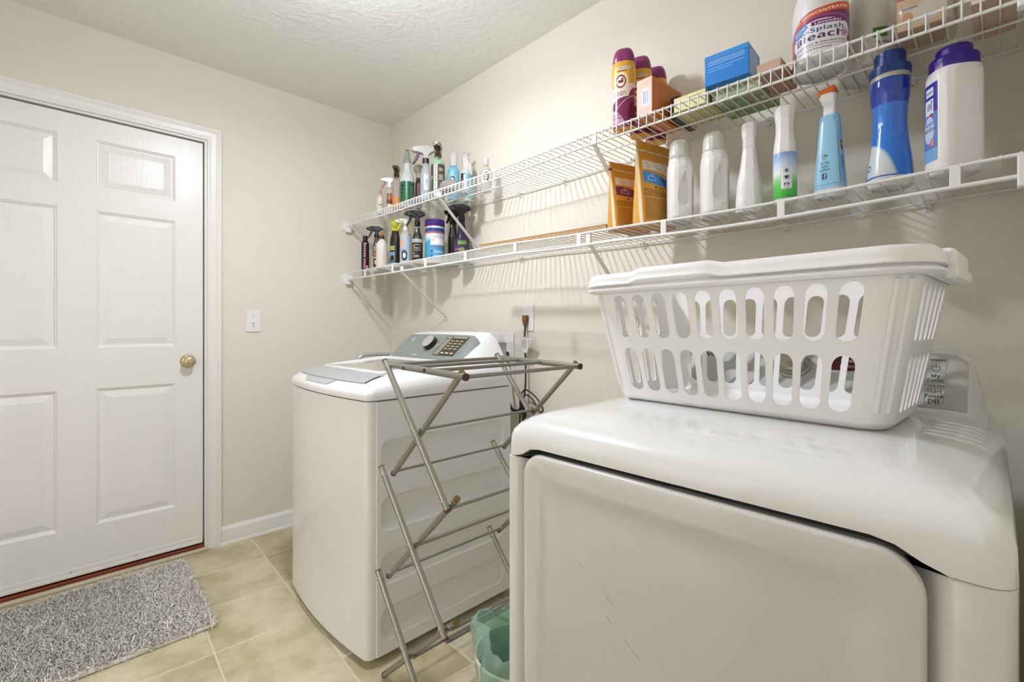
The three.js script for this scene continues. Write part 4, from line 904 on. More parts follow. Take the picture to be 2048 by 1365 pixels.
{
  let k = [[0, 0.026], [0.003, 0.0295], [0.135, 0.0295], [0.155, 0.026], [0.168, 0.014], [0.172, 0.014]];
  let b = bottle('spray_bottle', 'blue-labelled bottle with a clear domed cap', [0.852, UDx(0.852), 0.135], face(0.852, 0.135), k, M(0x6fb3c9, 0.35), G1);
  obj('label', wrap(k, 170, 10, 0.02, 0.132), pm(canvas(256, 256, (c, w, h) => { c.fillStyle = '#78bcd2'; c.fillRect(0, 0, w, h); c.fillStyle = '#e9eef0'; c.beginPath(); c.arc(112, 82, 52, 0, 7); c.fill(); c.fillStyle = '#20343d'; c.beginPath(); c.arc(112, 82, 46, 0, 7); c.fill(); c.fillStyle = '#cfdfe4'; c.beginPath(); c.arc(100, 72, 14, 0, 7); c.arc(128, 76, 12, 0, 7); c.fill(); c.fillRect(84, 92, 58, 12); c.fillStyle = '#1d3a52'; c.beginPath(); c.arc(120, 166, 8, 0, 7); c.fill(); lines(c, 50, 190, 130, 4, 14, '#e9eef0', 5); })), b);
  obj('dome_cap', loft([[0.17, 0.018], [0.2, 0.0195], [0.225, 0.019], [0.243, 0.012], [0.246, 0.004]], { seg: 22 }), frost(0xf2f0ee, 0.6, 0.12), b);
}
{
  let k = [[0, 0.022], [0.003, 0.024], [0.115, 0.024], [0.118, 0.0235], [0.175, 0.0235], [0.195, 0.016], [0.2, 0.009]];
  let b = bottle('pump_bottle', 'teal and white bottle with a pump top', [0.888, UDx(0.888), 0.07], face(0.878, 0.09), k, M(0xeae4de, 0.4), G1);
  obj('label', wrap(k, 180, 0, 0.01, 0.13), M(0x59b7b3, 0.35), b);
  obj('pump', [cyl(0.01, 0.009, 0.198, 0.212, 14), cyl(0.004, 0.004, 0.21, 0.24, 10), rbox(-0.022, 0.011, 0.236, 0.25, -0.007, 0.007, 0.004)], M(0xb4b2aa, 0.35), b);
}
{
  let k = [[0, 0.02], [0.003, 0.0225], [0.095, 0.0225], [0.11, 0.018], [0.12, 0.012]];
  let b = bottle('small_spray', 'short bottle with black and blue label and clear cap', [0.99, UDx(0.99), 0.165], face(0.99, 0.165), k, frost(0xd9e2e6, 0.4), G1);
  obj('label', wrap(k, 175, 5, 0.012, 0.094), pm(canvas(256, 160, (c, w, h) => { c.fillStyle = '#25313a'; c.fillRect(0, 0, w, h); c.fillStyle = '#8fb9d6'; c.fillRect(120, 0, 136, h); c.fillStyle = '#dfe7ea'; c.fillRect(90, 10, 34, h - 20); c.fillStyle = '#3f4d57'; c.beginPath(); c.arc(48, 80, 34, 0, 7); c.fill(); lines(c, 170, 30, 60, 7, 15, '#4f7fa6'); })), b);
  obj('cap', loft([[0.118, 0.013], [0.15, 0.0165], [0.175, 0.017], [0.19, 0.009]], { seg: 20 }), frost(0xf2f0ee, 0.65, 0.12), b);
}
{
  let k = [[0, 0.024], [0.003, 0.0265], [0.085, 0.0265], [0.11, 0.022], [0.122, 0.0125], [0.127, 0.0125]];
  let b = bottle('small_bottle', 'small clear bottle with a round black emblem standing alone', [1.082, UDx(1.082), 0.115], face(1.082, 0.115), k, frost(0xe2ddd6, 0.5), G1);
  obj('label', wrap(k, 120, 50, 0.04, 0.095), pm(canvas(128, 128, (c, w, h) => { c.fillStyle = '#e4dfd9'; c.fillRect(0, 0, w, h); c.fillStyle = '#3a3733'; c.beginPath(); c.arc(64, 64, 52, 0, 7); c.fill(); c.fillStyle = '#d9d4cd'; c.beginPath(); c.arc(50, 56, 16, 0, 7); c.arc(82, 60, 14, 0, 7); c.fill(); c.fillRect(34, 78, 60, 12); })), b);
  obj('cap', cyl(0.0145, 0.0145, 0.126, 0.158, 20), frost(0xe6e2dc, 0.35), b);
}
{
  // crumpled clear packet lying flat
  const b = thing('plastic_packet', 'crumpled clear plastic packet lying at the shelf front', 'packet', [0.965, UDx(0.965), 0.245], 0.3);
  const rings = []; let s = 9; const r = () => { s = (s * 16807) % 2147483647; return s / 2147483647; };
  for (let i = 0; i <= 6; i++) { const ring = []; for (let j = 0; j < 20; j++) { const a = -2 * PI * j / 20; const R = [1, 1.02, 0.98, 0.85, 0.62, 0.35, 0.1][i] * (0.88 + 0.24 * r()); ring.push([0.052 * R * Math.cos(a), [0, 0.01, 0.022, 0.035, 0.044, 0.05, 0.054][i] + 0.008 * r(), 0.032 * R * Math.sin(a)]); } rings.push(ring); }
  obj('film', skin(rings, { crease: 0.3, capStart: true, capEnd: true }), frost(0xb9b8ad, 0.5, 0.12), b);
  obj('content', rbox(-0.03, 0.02, 0.004, 0.03, -0.018, 0.018, 0.006), M(0x5b5239, 0.4), b);
}
// --- lower shelf, far end
{
  let k = [[0, 0.02], [0.003, 0.0225], [0.165, 0.0225], [0.178, 0.017], [0.183, 0.013]];
  let b = bottle('round_bottle', 'dark maroon bottle with pink vertical lettering by the corner', [0.128, LDx(0.128), 0.25], face(0.128, 0.25), k, M(0x2a1512, 0.3), G2);
  obj('label', wrap(k, 160, 20, 0.008, 0.16), pm(canvas(192, 340, (c, w, h) => { c.fillStyle = '#2a1310'; c.fillRect(0, 0, w, h); c.save(); c.translate(62, 165); c.rotate(PI / 2); txt(c, 'HYPER PINK', 0, 0, 'bold 56px sans-serif', '#e9a9bd'); c.restore(); c.fillStyle = '#e7a3b6'; c.beginPath(); c.arc(135, 306, 26, 0, 7); c.fill(); lines(c, 110, 60, 60, 12, 16, '#5d3a38'); })), b);
  obj('cap', cyl(0.0145, 0.0145, 0.182, 0.212, 20), M(0x241411, 0.35), b);
}
{
  let k = [[0, 0.019], [0.003, 0.0215], [0.15, 0.0215], [0.185, 0.0145], [0.2, 0.0115], [0.205, 0.0115]];
  let b = bottle('spray_bottle', 'amber spray bottle with black trigger head in the corner', [0.185, LDx(0.185), 0.205], face(0.185, 0.205), k, M(0x6b5a32, 0.2, { transmission: 0.35 }), G2);
  obj('label', wrap(k, 150, 40, 0.01, 0.155), pm(canvas(128, 256, (c, w, h) => { c.fillStyle = '#55411f'; c.fillRect(0, 0, w, h); c.fillStyle = '#b9b2a4'; c.fillRect(14, 14, 96, 52); c.fillStyle = '#c6704f'; c.fillRect(10, 76, 100, 40); c.fillStyle = '#dfd7c9'; c.fillRect(6, 128, 110, 14); c.beginPath(); c.arc(50, 184, 22, 0, 7); c.fill(); c.beginPath(); c.arc(74, 236, 20, 0, 7); c.fill(); lines(c, 20, 22, 80, 4, 11, '#5b5344'); })), b);
  sprayer(b, 0.205, { head: BLACK }, { s: 1.0, w: 0.024 });
}
{
  let k = [[0, 0.028], [0.003, 0.0315], [0.12, 0.0315], [0.148, 0.026], [0.165, 0.014], [0.17, 0.0125]];
  let b = bottle('squeeze_bottle', 'white squeeze bottle with dark collar and orange tip', [0.316, LDx(0.316), 0.242], face(0.316, 0.242), k, M(0xe8e3da, 0.4), G2);
  obj('content_band', wrap(k, 359, 1, 0.006, 0.075), M(0xecdccf, 0.4), b);
  obj('cap', cyl(0.0145, 0.0135, 0.168, 0.186, 20), M(0x37150f, 0.4), b);
  obj('tip', loft([[0.185, 0.006], [0.192, 0.0095], [0.205, 0.0075], [0.208, 0.004]], { seg: 16 }), M(0xd06a4b, 0.4), b);
}
{
  let k = [[0, 0.02], [0.003, 0.023], [0.14, 0.0225], [0.185, 0.02], [0.225, 0.0195], [0.228, 0.0195]];
  bottle('tube_bottle', 'cream bottle half hidden between white bottle and yellow-capped bottle', [0.262, LDx(0.262), 0.155], face(0.262, 0.155), k, M(0xcfc6ac, 0.45), G2);
}
{
  let k = [[0, 0.028, 0.02], [0.003, 0.0315, 0.0225], [0.09, 0.0305, 0.022], [0.15, 0.028, 0.02], [0.185, 0.0205, 0.017], [0.2, 0.0185, 0.0165]];
  let b = bottle('detail_bottle', 'dark bottle with a bright yellow cap', [0.44, LDx(0.44), 0.228], face(0.44, 0.228) - 0.25, k, M(0x1f1a14, 0.25), G2);
  obj('label', wrap(k, 165, 70, 0.008, 0.12), pm(canvas(160, 256, (c, w, h) => { c.fillStyle = '#20241f'; c.fillRect(0, 0, w, h); c.fillStyle = '#c2c64a'; c.fillRect(20, 16, 110, 50); c.fillStyle = '#6aa3ad'; c.fillRect(14, 90, 120, 70); c.fillStyle = '#0f1413'; c.beginPath(); c.arc(84, 170, 44, 0, 7); c.fill(); c.strokeStyle = '#a9c3c5'; c.lineWidth = 6; c.stroke(); c.fillStyle = '#7fb6c9'; c.fillRect(0, 226, w, 30); txt(c, 'GLOSS', 78, 52, 'bold 32px sans-serif', '#24281c'); })), b);
  obj('cap', loft([[0.198, 0.021], [0.205, 0.0215], [0.225, 0.0205], [0.236, 0.024, 0.02, 2.6], [0.256, 0.023, 0.019, 2.6], [0.266, 0.016, 0.014, 2.6], [0.268, 0.009]], { seg: 24 }), M(0xc4c225, 0.35), b);
}
{
  let k = [[0, 0.027], [0.003, 0.031], [0.15, 0.031], [0.165, 0.026], [0.182, 0.0165], [0.19, 0.014]];
  let b = bottle('spray_bottle', 'clear spray bottle with white head and wheel picture label', [0.553, LDx(0.553), 0.23], face(0.553, 0.23), k, frost(0xe3e1d5, 0.4), G2);
  obj('label', wrap(k, 165, 15, 0.006, 0.145), pm(canvas(256, 256, (c, w, h) => { c.fillStyle = '#b3bed0'; c.fillRect(0, 0, w, h); c.fillStyle = '#dfae8d'; c.beginPath(); c.moveTo(0, 30); c.lineTo(110, 20); c.lineTo(70, 110); c.lineTo(0, 90); c.fill(); c.fillStyle = '#2a2522'; c.beginPath(); c.arc(104, 180, 52, 0, 7); c.fill(); c.fillStyle = '#e7e3df'; c.beginPath(); c.arc(104, 180, 28, 0, 7); c.fill(); c.fillStyle = '#a8d3e6'; c.fillRect(150, 40, 30, 210); c.fillStyle = '#d8b078'; c.fillRect(220, 60, 36, 190); lines(c, 20, 120, 110, 3, 14, '#52617f', 5); })), b);
  sprayer(b, 0.19, { head: M(0xe2e0d2, 0.35), trigger: M(0xc4c632, 0.35) }, { s: 0.95, w: 0.026 });
}
{
  let k = [[0, 0.024], [0.003, 0.0275], [0.105, 0.0275], [0.13, 0.0255], [0.165, 0.0155], [0.19, 0.012], [0.205, 0.0118]];
  let b = bottle('spray_bottle', 'black trigger spray bottle beside the purple-lidded canister', [0.655, LDx(0.655), 0.222], face(0.655, 0.222), k, M(0x1d1512, 0.25), G2);
  obj('label', wrap(k, 165, 15, 0.006, 0.125), pm(canvas(256, 256, (c, w, h) => { c.fillStyle = '#1f1512'; c.fillRect(0, 0, w, h); c.fillStyle = '#a9aba3'; c.fillRect(0, 0, w, 42); c.strokeStyle = '#cfcac2'; c.lineWidth = 5; c.strokeRect(36, 66, 150, 62); c.fillStyle = '#d9a53a'; c.fillRect(60, 78, 22, 14); txt(c, 'DETAILER', 112, 112, 'bold 22px sans-serif', '#d8d4cd'); c.fillStyle = '#8f8a83'; c.fillRect(40, 150, 40, 22); c.fillRect(40, 184, 120, 22); lines(c, 40, 222, 150, 2, 12, '#6b625b'); })), b);
  obj('neck_ring', cyl(0.0165, 0.0165, 0.183, 0.187, 20), M(0xb9bdb6, 0.3), b);
  sprayer(b, 0.205, { head: BLACK }, { s: 1.12, w: 0.03 });
}
{
  const b = thing('wipes_canister', 'white and blue wipes canister with a purple lid', 'canister', [0.71, LDx(0.71), 0.15], face(0.71, 0.15), G2);
  let k = [[0, 0.045], [0.002, 0.0495], [0.19, 0.0495], [0.193, 0.047]];
  obj('body', loft(k, { seg: 44 }), M(0xe6e4e0, 0.35), b);
  obj('label', wrap(k, 178, 2, 0.014, 0.18), pm(canvas(512, 420, (c, w, h) => {
    c.fillStyle = '#4aa0c6'; c.fillRect(0, 0, w, h); c.fillStyle = '#2f4f9a'; c.fillRect(0, 0, w, 48); c.fillStyle = '#cf5a44'; c.fillRect(0, 50, w, 20); c.fillStyle = '#d9e2ec'; c.fillRect(0, 72, w, 60);
    c.fillStyle = '#9fcbe2'; for (let i = 0; i < 16; i++) c.fillRect(0, 132 + i * 4, 260 - i * 16, 4);
    c.fillStyle = '#f0eeee'; c.fillRect(180, 84, 300, 140); lines(c, 196, 98, 260, 3, 16, '#4a4a55', 5); c.fillRect(196, 160, 60, 6); c.fillStyle = '#b0413c'; c.fillRect(190, 246, 280, 8); c.fillStyle = '#2b5f93'; c.fillRect(180, 290, 40, 40); c.fillRect(180, 350, 40, 40); lines(c, 240, 300, 200, 2, 18, '#e9f3f8', 10); lines(c, 240, 360, 160, 2, 18, '#e9f3f8', 8);
  })), b);
  obj('lid', loft([[0.191, 0.0505], [0.193, 0.0515], [0.22, 0.0515], [0.226, 0.0495], [0.227, 0.04]], { seg: 44 }), M(0x45217a, 0.35), b);
}
{
  let k = [[0, 0.023], [0.003, 0.0265], [0.14, 0.0265], [0.18, 0.02], [0.215, 0.016], [0.225, 0.0155]];
  let b = bottle('spray_bottle', 'black spray bottle rising behind the purple-lidded canister', [0.735, LDx(0.735), 0.05], face(0.735, 0.05), k, M(0x191411, 0.3), G2);
  sprayer(b, 0.225, { head: BLACK }, { s: 1.05, w: 0.036, yaw: 0.9, neck: 0.015 });
}
{
  let k = [[0, 0.036, 0.026], [0.003, 0.0405, 0.03], [0.095, 0.0405, 0.03], [0.125, 0.036, 0.027], [0.15, 0.023, 0.021], [0.19, 0.0175], [0.212, 0.013], [0.216, 0.0125]];
  let b = bottle('spray_bottle', 'dark purple spray bottle with black head and green lettering', [0.858, LDx(0.858), 0.085], face(0.858, 0.085), k, M(0x2c1c3c, 0.25), G2);
  obj('label', wrap(k, 165, 50, 0.008, 0.118), pm(canvas(256, 224, (c, w, h) => { c.fillStyle = '#3a2a4f'; c.fillRect(0, 0, w, h); c.fillStyle = '#6fa34a'; c.fillRect(90, 24, 150, 40); txt(c, 'tire', 60, 130, 'bold 52px sans-serif', '#cf5a5a'); txt(c, 'safe', 160, 130, 'bold 52px sans-serif', '#b5c764'); txt(c, 'TIRE CLEANER', 122, 176, 'bold 30px sans-serif', '#e3dfe6'); c.fillStyle = '#5a2c3c'; c.fillRect(0, 196, w, 28); })), b);
  sprayer(b, 0.216, { head: BLACK }, { s: 1.25, w: 0.028, neck: 0.0135 });
}
{
  const b = thing('wooden_strip', 'long thin brown printed strip standing on edge on the lower shelf', 'strip', [1.50, LDx(1.50) + 0.003, 0.252]);
  b.rotation.z = -0.022;
  const t1 = canvas(1024, 64, (c, w, h) => { c.fillStyle = '#b28f62'; c.fillRect(0, 0, w, h); c.fillStyle = '#a07e52'; c.fillRect(0, 0, w, 8); let s = 3; const r = () => { s = (s * 16807) % 2147483647; return s / 2147483647; }; c.fillStyle = '#8a5a44'; for (let i = 0; i < 170; i++) { const x = 330 + r() * 690, y = 12 + r() * 46; c.fillRect(x, y, 2 + r() * 10, 1.5 + r() * 3); } c.fillStyle = '#d8c0a0'; for (let i = 0; i < 120; i++) c.fillRect(420 + r() * 600, 8 + r() * 50, 3 + r() * 9, 2 + r() * 3); });
  obj('board', [box(-0.30, 0.36, 0, 0.019, -0.004, 0.004)], pm(t1, 0.7), b);
  obj('top_edge', rbox(-0.301, 0.361, 0.0192, 0.0208, -0.0045, 0.0045, 0.0008, 1), M(0xb08a58, 0.7), b);
}
// --- lower shelf, near half
function pouch(name, label, pos, turn, w, d, h, tilt, main, tex, zip) {
  const b = thing(name, label, 'pouch', pos, turn, G3);
  const keys = [[0, w * 0.93, d, 3.4], [0.004, w * 0.97, d * 1.04, 3.4], [h * 0.25, w, d * 0.92, 3], [h * 0.55, w * 1.0, d * 0.62, 2.6], [h * 0.8, w * 0.98, d * 0.25, 2.4], [h * 0.9, w * 0.97, 0.0022, 2.2], [h, w * 0.97, 0.0014, 2.2]];
  const lean = g => { const p = g.attributes.position; for (let i = 0; i < p.count; i++) { const y = p.getY(i), t = y / h; p.setZ(i, p.getZ(i) - tilt * t * t + 0.0012 * Math.sin(p.getX(i) * 160 + y * 90) * t); } g.computeVertexNormals(); return g; };
  obj('bag', lean(loft(keys, { seg: 48, sub: 4 })), main, b);
  obj('printed_back', lean(wrap(keys, 172, 8, 0.006, h * 0.985, 0.0006, 4, 36)), pm(tex, 0.42), b);
  const z = obj('zip_strip', lean(wrap(keys, 165, 15, h * 0.875, h * 0.892, 0.0016, 4, 20)), M(0xe3d6c2, 0.4), b);
  obj('zip_slider', lean(rbox(zip - 0.006, zip + 0.006, h * 0.865, h * 0.902, -0.004, 0.004, 0.002)), M(0xa91f1f, 0.35), z);
  return b;
}
const pouchTex = (accent, dark) => canvas(512, 1100, (c, w, h) => {
  c.fillStyle = '#d6952c'; c.fillRect(0, 0, w, h);
  c.fillStyle = '#e8d8bf'; c.beginPath(); c.moveTo(60, 250); c.lineTo(500, 250); c.lineTo(500, 470); c.quadraticCurveTo(300, 360, 60, 380); c.closePath(); c.fill();
  c.strokeStyle = '#4d3a28'; c.lineWidth = 5; for (const [x, y] of [[100, 290], [110, 330], [230, 290], [240, 330], [380, 320]]) { c.beginPath(); c.moveTo(x, y); c.lineTo(x + 40, y + 16); c.stroke(); }
  c.fillStyle = '#3d2b1e'; c.fillRect(400, 350, 46, 34); c.fillStyle = '#b33'; c.fillRect(270, 340, 16, 14);
  c.fillStyle = accent; c.beginPath(); c.moveTo(50, 430); c.quadraticCurveTo(60, 400, 110, 405); c.quadraticCurveTo(260, 420, 500, 520); c.lineTo(500, 660); c.quadraticCurveTo(320, 570, 60, 560); c.closePath(); c.fill();
  c.fillStyle = dark; c.beginPath(); c.moveTo(250, 450); c.lineTo(500, 530); c.lineTo(500, 650); c.lineTo(300, 580); c.closePath(); c.fill();
  c.strokeStyle = '#e3e6ee'; c.lineWidth = 6; c.strokeRect(110, 470, 90, 50); c.beginPath(); c.arc(155, 450, 16, 0, 7); c.stroke(); c.beginPath(); c.arc(440, 600, 22, 0, 7); c.stroke(); c.beginPath(); c.arc(360, 560, 16, 0, 7); c.stroke();
  c.fillStyle = '#3a2a18'; c.beginPath(); c.moveTo(170, 622); c.lineTo(190, 590); c.lineTo(210, 622); c.fill(); txt(c, 'WARNING', 290, 622, 'bold 26px sans-serif', '#3a2a18');
  lines(c, 50, 650, 380, 4, 26, '#3a2a18', 12, 5); lines(c, 50, 770, 300, 16, 18, '#5a4020', 8, 9);
  c.fillStyle = '#d9c7a6'; c.fillRect(390, 760, 70, 170); bars(c, 396, 770, 58, 150); c.fillStyle = '#e6b24d'; for (let i = 0; i < 5; i++) c.fillRect(250, 940 + i * 28, 200, 6);
  c.fillStyle = '#f0d9b8'; c.fillRect(0, 0, 26, h);
});
pouch('refill_pouch', 'orange refill pouch with purple panel, slumped against the shelf wall', [1.905, LDx(1.905), 0.185], PI / 2 - 0.28, 0.082, 0.034, 0.232, 0.012, M(0xd39a45, 0.45), pouchTex('#7b2a5e', '#5b2148'), -0.075);
pouch('refill_pouch', 'taller orange refill pouch with blue panel and red zip slider', [2.005, LDx(2.005), 0.195], PI / 2 - 0.22, 0.082, 0.036, 0.272, 0.006, M(0xd9a04a, 0.45), pouchTex('#3f8fd0', '#2f4f86'), -0.02);
function handled(label, x, z, sc, turn) {
  const k = [[0, 0.033, 0.044, 2.6], [0.003, 0.0365, 0.048, 2.6], [0.10, 0.0372, 0.049, 2.6], [0.155, 0.0375, 0.049, 2.5], [0.178, 0.036, 0.045, 2.3], [0.19, 0.0335, 0.0345, 2.1], [0.194, 0.0335, 0.0335], [0.199, 0.0335, 0.0335], [0.2, 0.031, 0.031]].map(a => [a[0] * sc, a[1], a[2], a[3]]);
  const b = thing('detergent_bottle', label, 'bottle', [x, LDx(x), z], turn, G3);
  // finger recess: teardrop pressed into the side facing the room
  const dent = (phi, y) => { const a = (phi * 180 / PI - 80) / 34, v = (y / sc - 0.098) / 0.058; const ww = 0.55 + 0.45 * Math.max(-1, Math.min(1, -v)); const q = (a / ww) ** 2 + v * v; return q < 1 ? -0.0085 * Math.min(1, (1 - q) * 2.6) : 0; };
  obj('body', loft(k, { seg: 84, sub: 14, dent }), M(0xe9e6e1, 0.3), b);
  obj('cap', loft([[0.199, 0.0315], [0.2, 0.0325], [0.235, 0.0305], [0.25, 0.0285], [0.258, 0.024], [0.26, 0.016]].map(a => [a[0] * sc, a[1]]), { seg: 36 }), M(0xcfcdc2, 0.35), b);
  obj('label', wrap(k, 38, 12, 0.02 * sc, 0.15 * sc), pm(canvas(128, 420, (c, w, h) => { c.fillStyle = '#dbe0de'; c.fillRect(0, 0, w, h); c.save(); c.translate(60, 130); c.rotate(-PI / 2); txt(c, 'CLEAN', 0, 20, 'bold 60px sans-serif', '#33403a'); c.restore(); c.fillStyle = '#3a5f86'; c.fillRect(30, 230, 60, 30); bars(c, 24, 330, 80, 70); })), b);
  return b;
}
handled('white detergent bottle with grey cap, next to the orange pouches', 2.10, 0.215, 0.955, face(2.1, 0.215) + 0.12);
handled('white detergent bottle with grey cap, next to the white spray bottle', 2.204, 0.215, 0.94, face(2.204, 0.215) + 0.15);
{
  let k = [[0, 0.030, 0.026, 2.3], [0.003, 0.0345, 0.029, 2.3], [0.03, 0.0345, 0.029, 2.3], [0.035, 0.034, 0.0285, 2.3], [0.085, 0.0305, 0.026, 2.2], [0.125, 0.0235, 0.022], [0.15, 0.0205, 0.0205], [0.172, 0.0175], [0.176, 0.0172]];
  let b = bottle('spray_bottle', 'plain white spray bottle with rounded head, back turned', [2.30, LDx(2.30), 0.215], face(2.3, 0.215), k, M(0xeeebe8, 0.3), G3);
  obj('spray_head', loft([[0.1765, 0.0168], [0.178, 0.0175], [0.2, 0.0175], [0.215, 0.0195], [0.23, 0.0205], [0.242, 0.0175], [0.248, 0.009], [0.249, 0.002]], { seg: 32 }), M(0xefecea, 0.3), b);
  obj('nozzle_tip', loft([[0.238, 0.013], [0.247, 0.0122], [0.2505, 0.006]], { seg: 24 }), M(0xa7b7cc, 0.35), b);
}
{
  let k = [[0, 0.02], [0.004, 0.0245], [0.012, 0.0262], [0.08, 0.0268], [0.126, 0.0266], [0.13, 0.026]];
  let b = thing('air_freshener', 'spray can fading from blue to green with a white top', 'spray can', [2.393, LDx(2.393), 0.235], face(2.393, 0.235) - 0.05, G3);
  const t = canvas(512, 300, (c, w, h) => { const g = c.createLinearGradient(0, 0, 0, h); g.addColorStop(0, '#7fa3d8'); g.addColorStop(0.28, '#cfdcf0'); g.addColorStop(0.45, '#e9f0e6'); g.addColorStop(0.7, '#6bc75e'); g.addColorStop(1, '#3bb23d'); c.fillStyle = g; c.fillRect(0, 0, w, h); c.fillStyle = '#e9edec'; c.fillRect(232, 92, 78, 152); c.strokeStyle = '#7f8a8a'; c.strokeRect(232, 92, 78, 152); c.fillStyle = '#23282b'; for (let i = 0; i < 3; i++) { c.beginPath(); c.ellipse(271, 124 + i * 45, 20, 13, 0, 0, 7); c.lineWidth = 2; c.strokeStyle = '#23282b'; c.stroke(); } c.fillRect(262, 116, 18, 15); c.fillRect(256, 160, 30, 7); c.fillRect(262, 160, 18, 18); c.fillRect(256, 208, 12, 10); c.fillRect(275, 208, 12, 10); lines(c, 244, 100, 54, 1, 8, '#8b9390', 3); lines(c, 244, 234, 54, 1, 8, '#8b9390', 3); c.fillStyle = '#27324f'; c.beginPath(); c.ellipse(120, 220, 30, 46, 0, 0, 7); c.fill(); txt(c, 'Fabric', 110, 120, 'bold 30px sans-serif', '#24324d'); });
  obj('body', loft([[0, 0.02], [0.004, 0.0245], [0.011, 0.0258], [0.08, 0.0262], [0.13, 0.0262]], { seg: 40 }), M(0xd9d7d0, 0.35), b);
  obj('printed_sleeve', wrap(k, 269, -89, 0.014, 0.129, 0.0004, 5, 60), pm(t, 0.28), b);
  obj('top', loft([[0.1295, 0.0264], [0.131, 0.0266], [0.15, 0.0255], [0.185, 0.0212], [0.205, 0.0213], [0.235, 0.0245], [0.247, 0.0262], [0.2485, 0.0245]], { seg: 40 }), M(0xeeeae5, 0.28), b);
}
{
  let k = [[0, 0.029, 0.022, 3], [0.004, 0.0325, 0.0245, 3], [0.02, 0.033, 0.025, 3], [0.12, 0.0255, 0.021, 2.8], [0.195, 0.0195, 0.0175, 2.8], [0.2, 0.0185, 0.0165, 2.8]];
  let b = thing('fabric_spray', 'light blue spray bottle with white neck and orange nozzle', 'bottle', [2.488, LDx(2.488), 0.218], face(2.488, 0.218) - 0.25, G3);
  obj('base', loft([[0, 0.029, 0.022, 3], [0.004, 0.0325, 0.0245, 3], [0.021, 0.033, 0.025, 3]], { seg: 40 }), M(0xd7dad6, 0.35), b);
  obj('body', loft([[0.02, 0.0335, 0.0255, 3], [0.12, 0.026, 0.0215, 2.8], [0.195, 0.02, 0.018, 2.8], [0.2, 0.0185, 0.0165, 2.8]], { seg: 40 }), M(0x8ec3e0, 0.3), b);
  const t = canvas(256, 512, (c, w, h) => { c.fillStyle = '#92c5e0'; c.fillRect(0, 0, w, h); c.lineWidth = 5; c.strokeStyle = '#6b6a4a'; c.beginPath(); c.arc(112, 290, 20, 0.3, 5.6); c.stroke(); c.fillStyle = '#5d5a3a'; c.fillRect(108, 278, 40, 12); txt(c, 'For Tips,', 120, 350, 'bold 26px sans-serif', '#27466b'); txt(c, 'Tricks', 120, 378, 'bold 26px sans-serif', '#27466b'); txt(c, '& Offers', 120, 406, 'bold 26px sans-serif', '#27466b'); c.fillStyle = '#27466b'; c.fillRect(98, 424, 44, 46); txt(c, 'f', 124, 464, 'bold 44px sans-serif', '#e6f0f6'); c.strokeStyle = '#cfe4ef'; c.lineWidth = 8; c.beginPath(); c.moveTo(40, 60); c.lineTo(44, 240); c.lineTo(10, 300); c.stroke(); });
  obj('label', wrap([[0.02, 0.0335, 0.0255, 3], [0.12, 0.026, 0.0215, 2.8], [0.195, 0.02, 0.018, 2.8], [0.2, 0.0185, 0.0165, 2.8]], 150, 50, 0.03, 0.185), pm(t, 0.3), b);
  const t2 = canvas(128, 512, (c, w, h) => { c.fillStyle = '#7fb4d8'; c.fillRect(0, 0, w, h); c.fillStyle = '#d9a53a'; c.beginPath(); c.ellipse(70, 150, 38, 60, 0, 0, 7); c.fill(); c.fillStyle = '#2a251c'; c.beginPath(); c.ellipse(74, 150, 28, 48, 0, 0, 7); c.fill(); c.fillStyle = '#c9b98a'; c.fillRect(60, 130, 60, 26); c.save(); c.translate(20, 250); for (let i = 0; i < 14; i++) { c.fillStyle = '#2a4a6a'; c.fillRect(0, i * 9, 84, i % 3 ? 3 : 5); } c.restore(); lines(c, 20, 400, 80, 8, 12, '#3a5f86'); });
  obj('back_label', wrap([[0.02, 0.0335, 0.0255, 3], [0.12, 0.026, 0.0215, 2.8], [0.195, 0.02, 0.018, 2.8], [0.2, 0.0185, 0.0165, 2.8]], 45, 5, 0.03, 0.16), pm(t2, 0.3), b);
  obj('neck', loft([[0.2, 0.0155], [0.205, 0.015], [0.226, 0.0145, 0.0145, 2.6], [0.245, 0.0185, 0.0175, 2.8, -0.003], [0.252, 0.019, 0.018, 2.8, -0.004]], { seg: 32 }), M(0xe6e3df, 0.35), b);
  obj('nozzle', (() => { const g = rbox(-0.022, 0.015, 0, 0.017, -0.016, 0.016, 0.004); g.rotateZ(0.18); return move(g, 0, 0.2515, 0); })(), M(0xd8661c, 0.35), b);
}
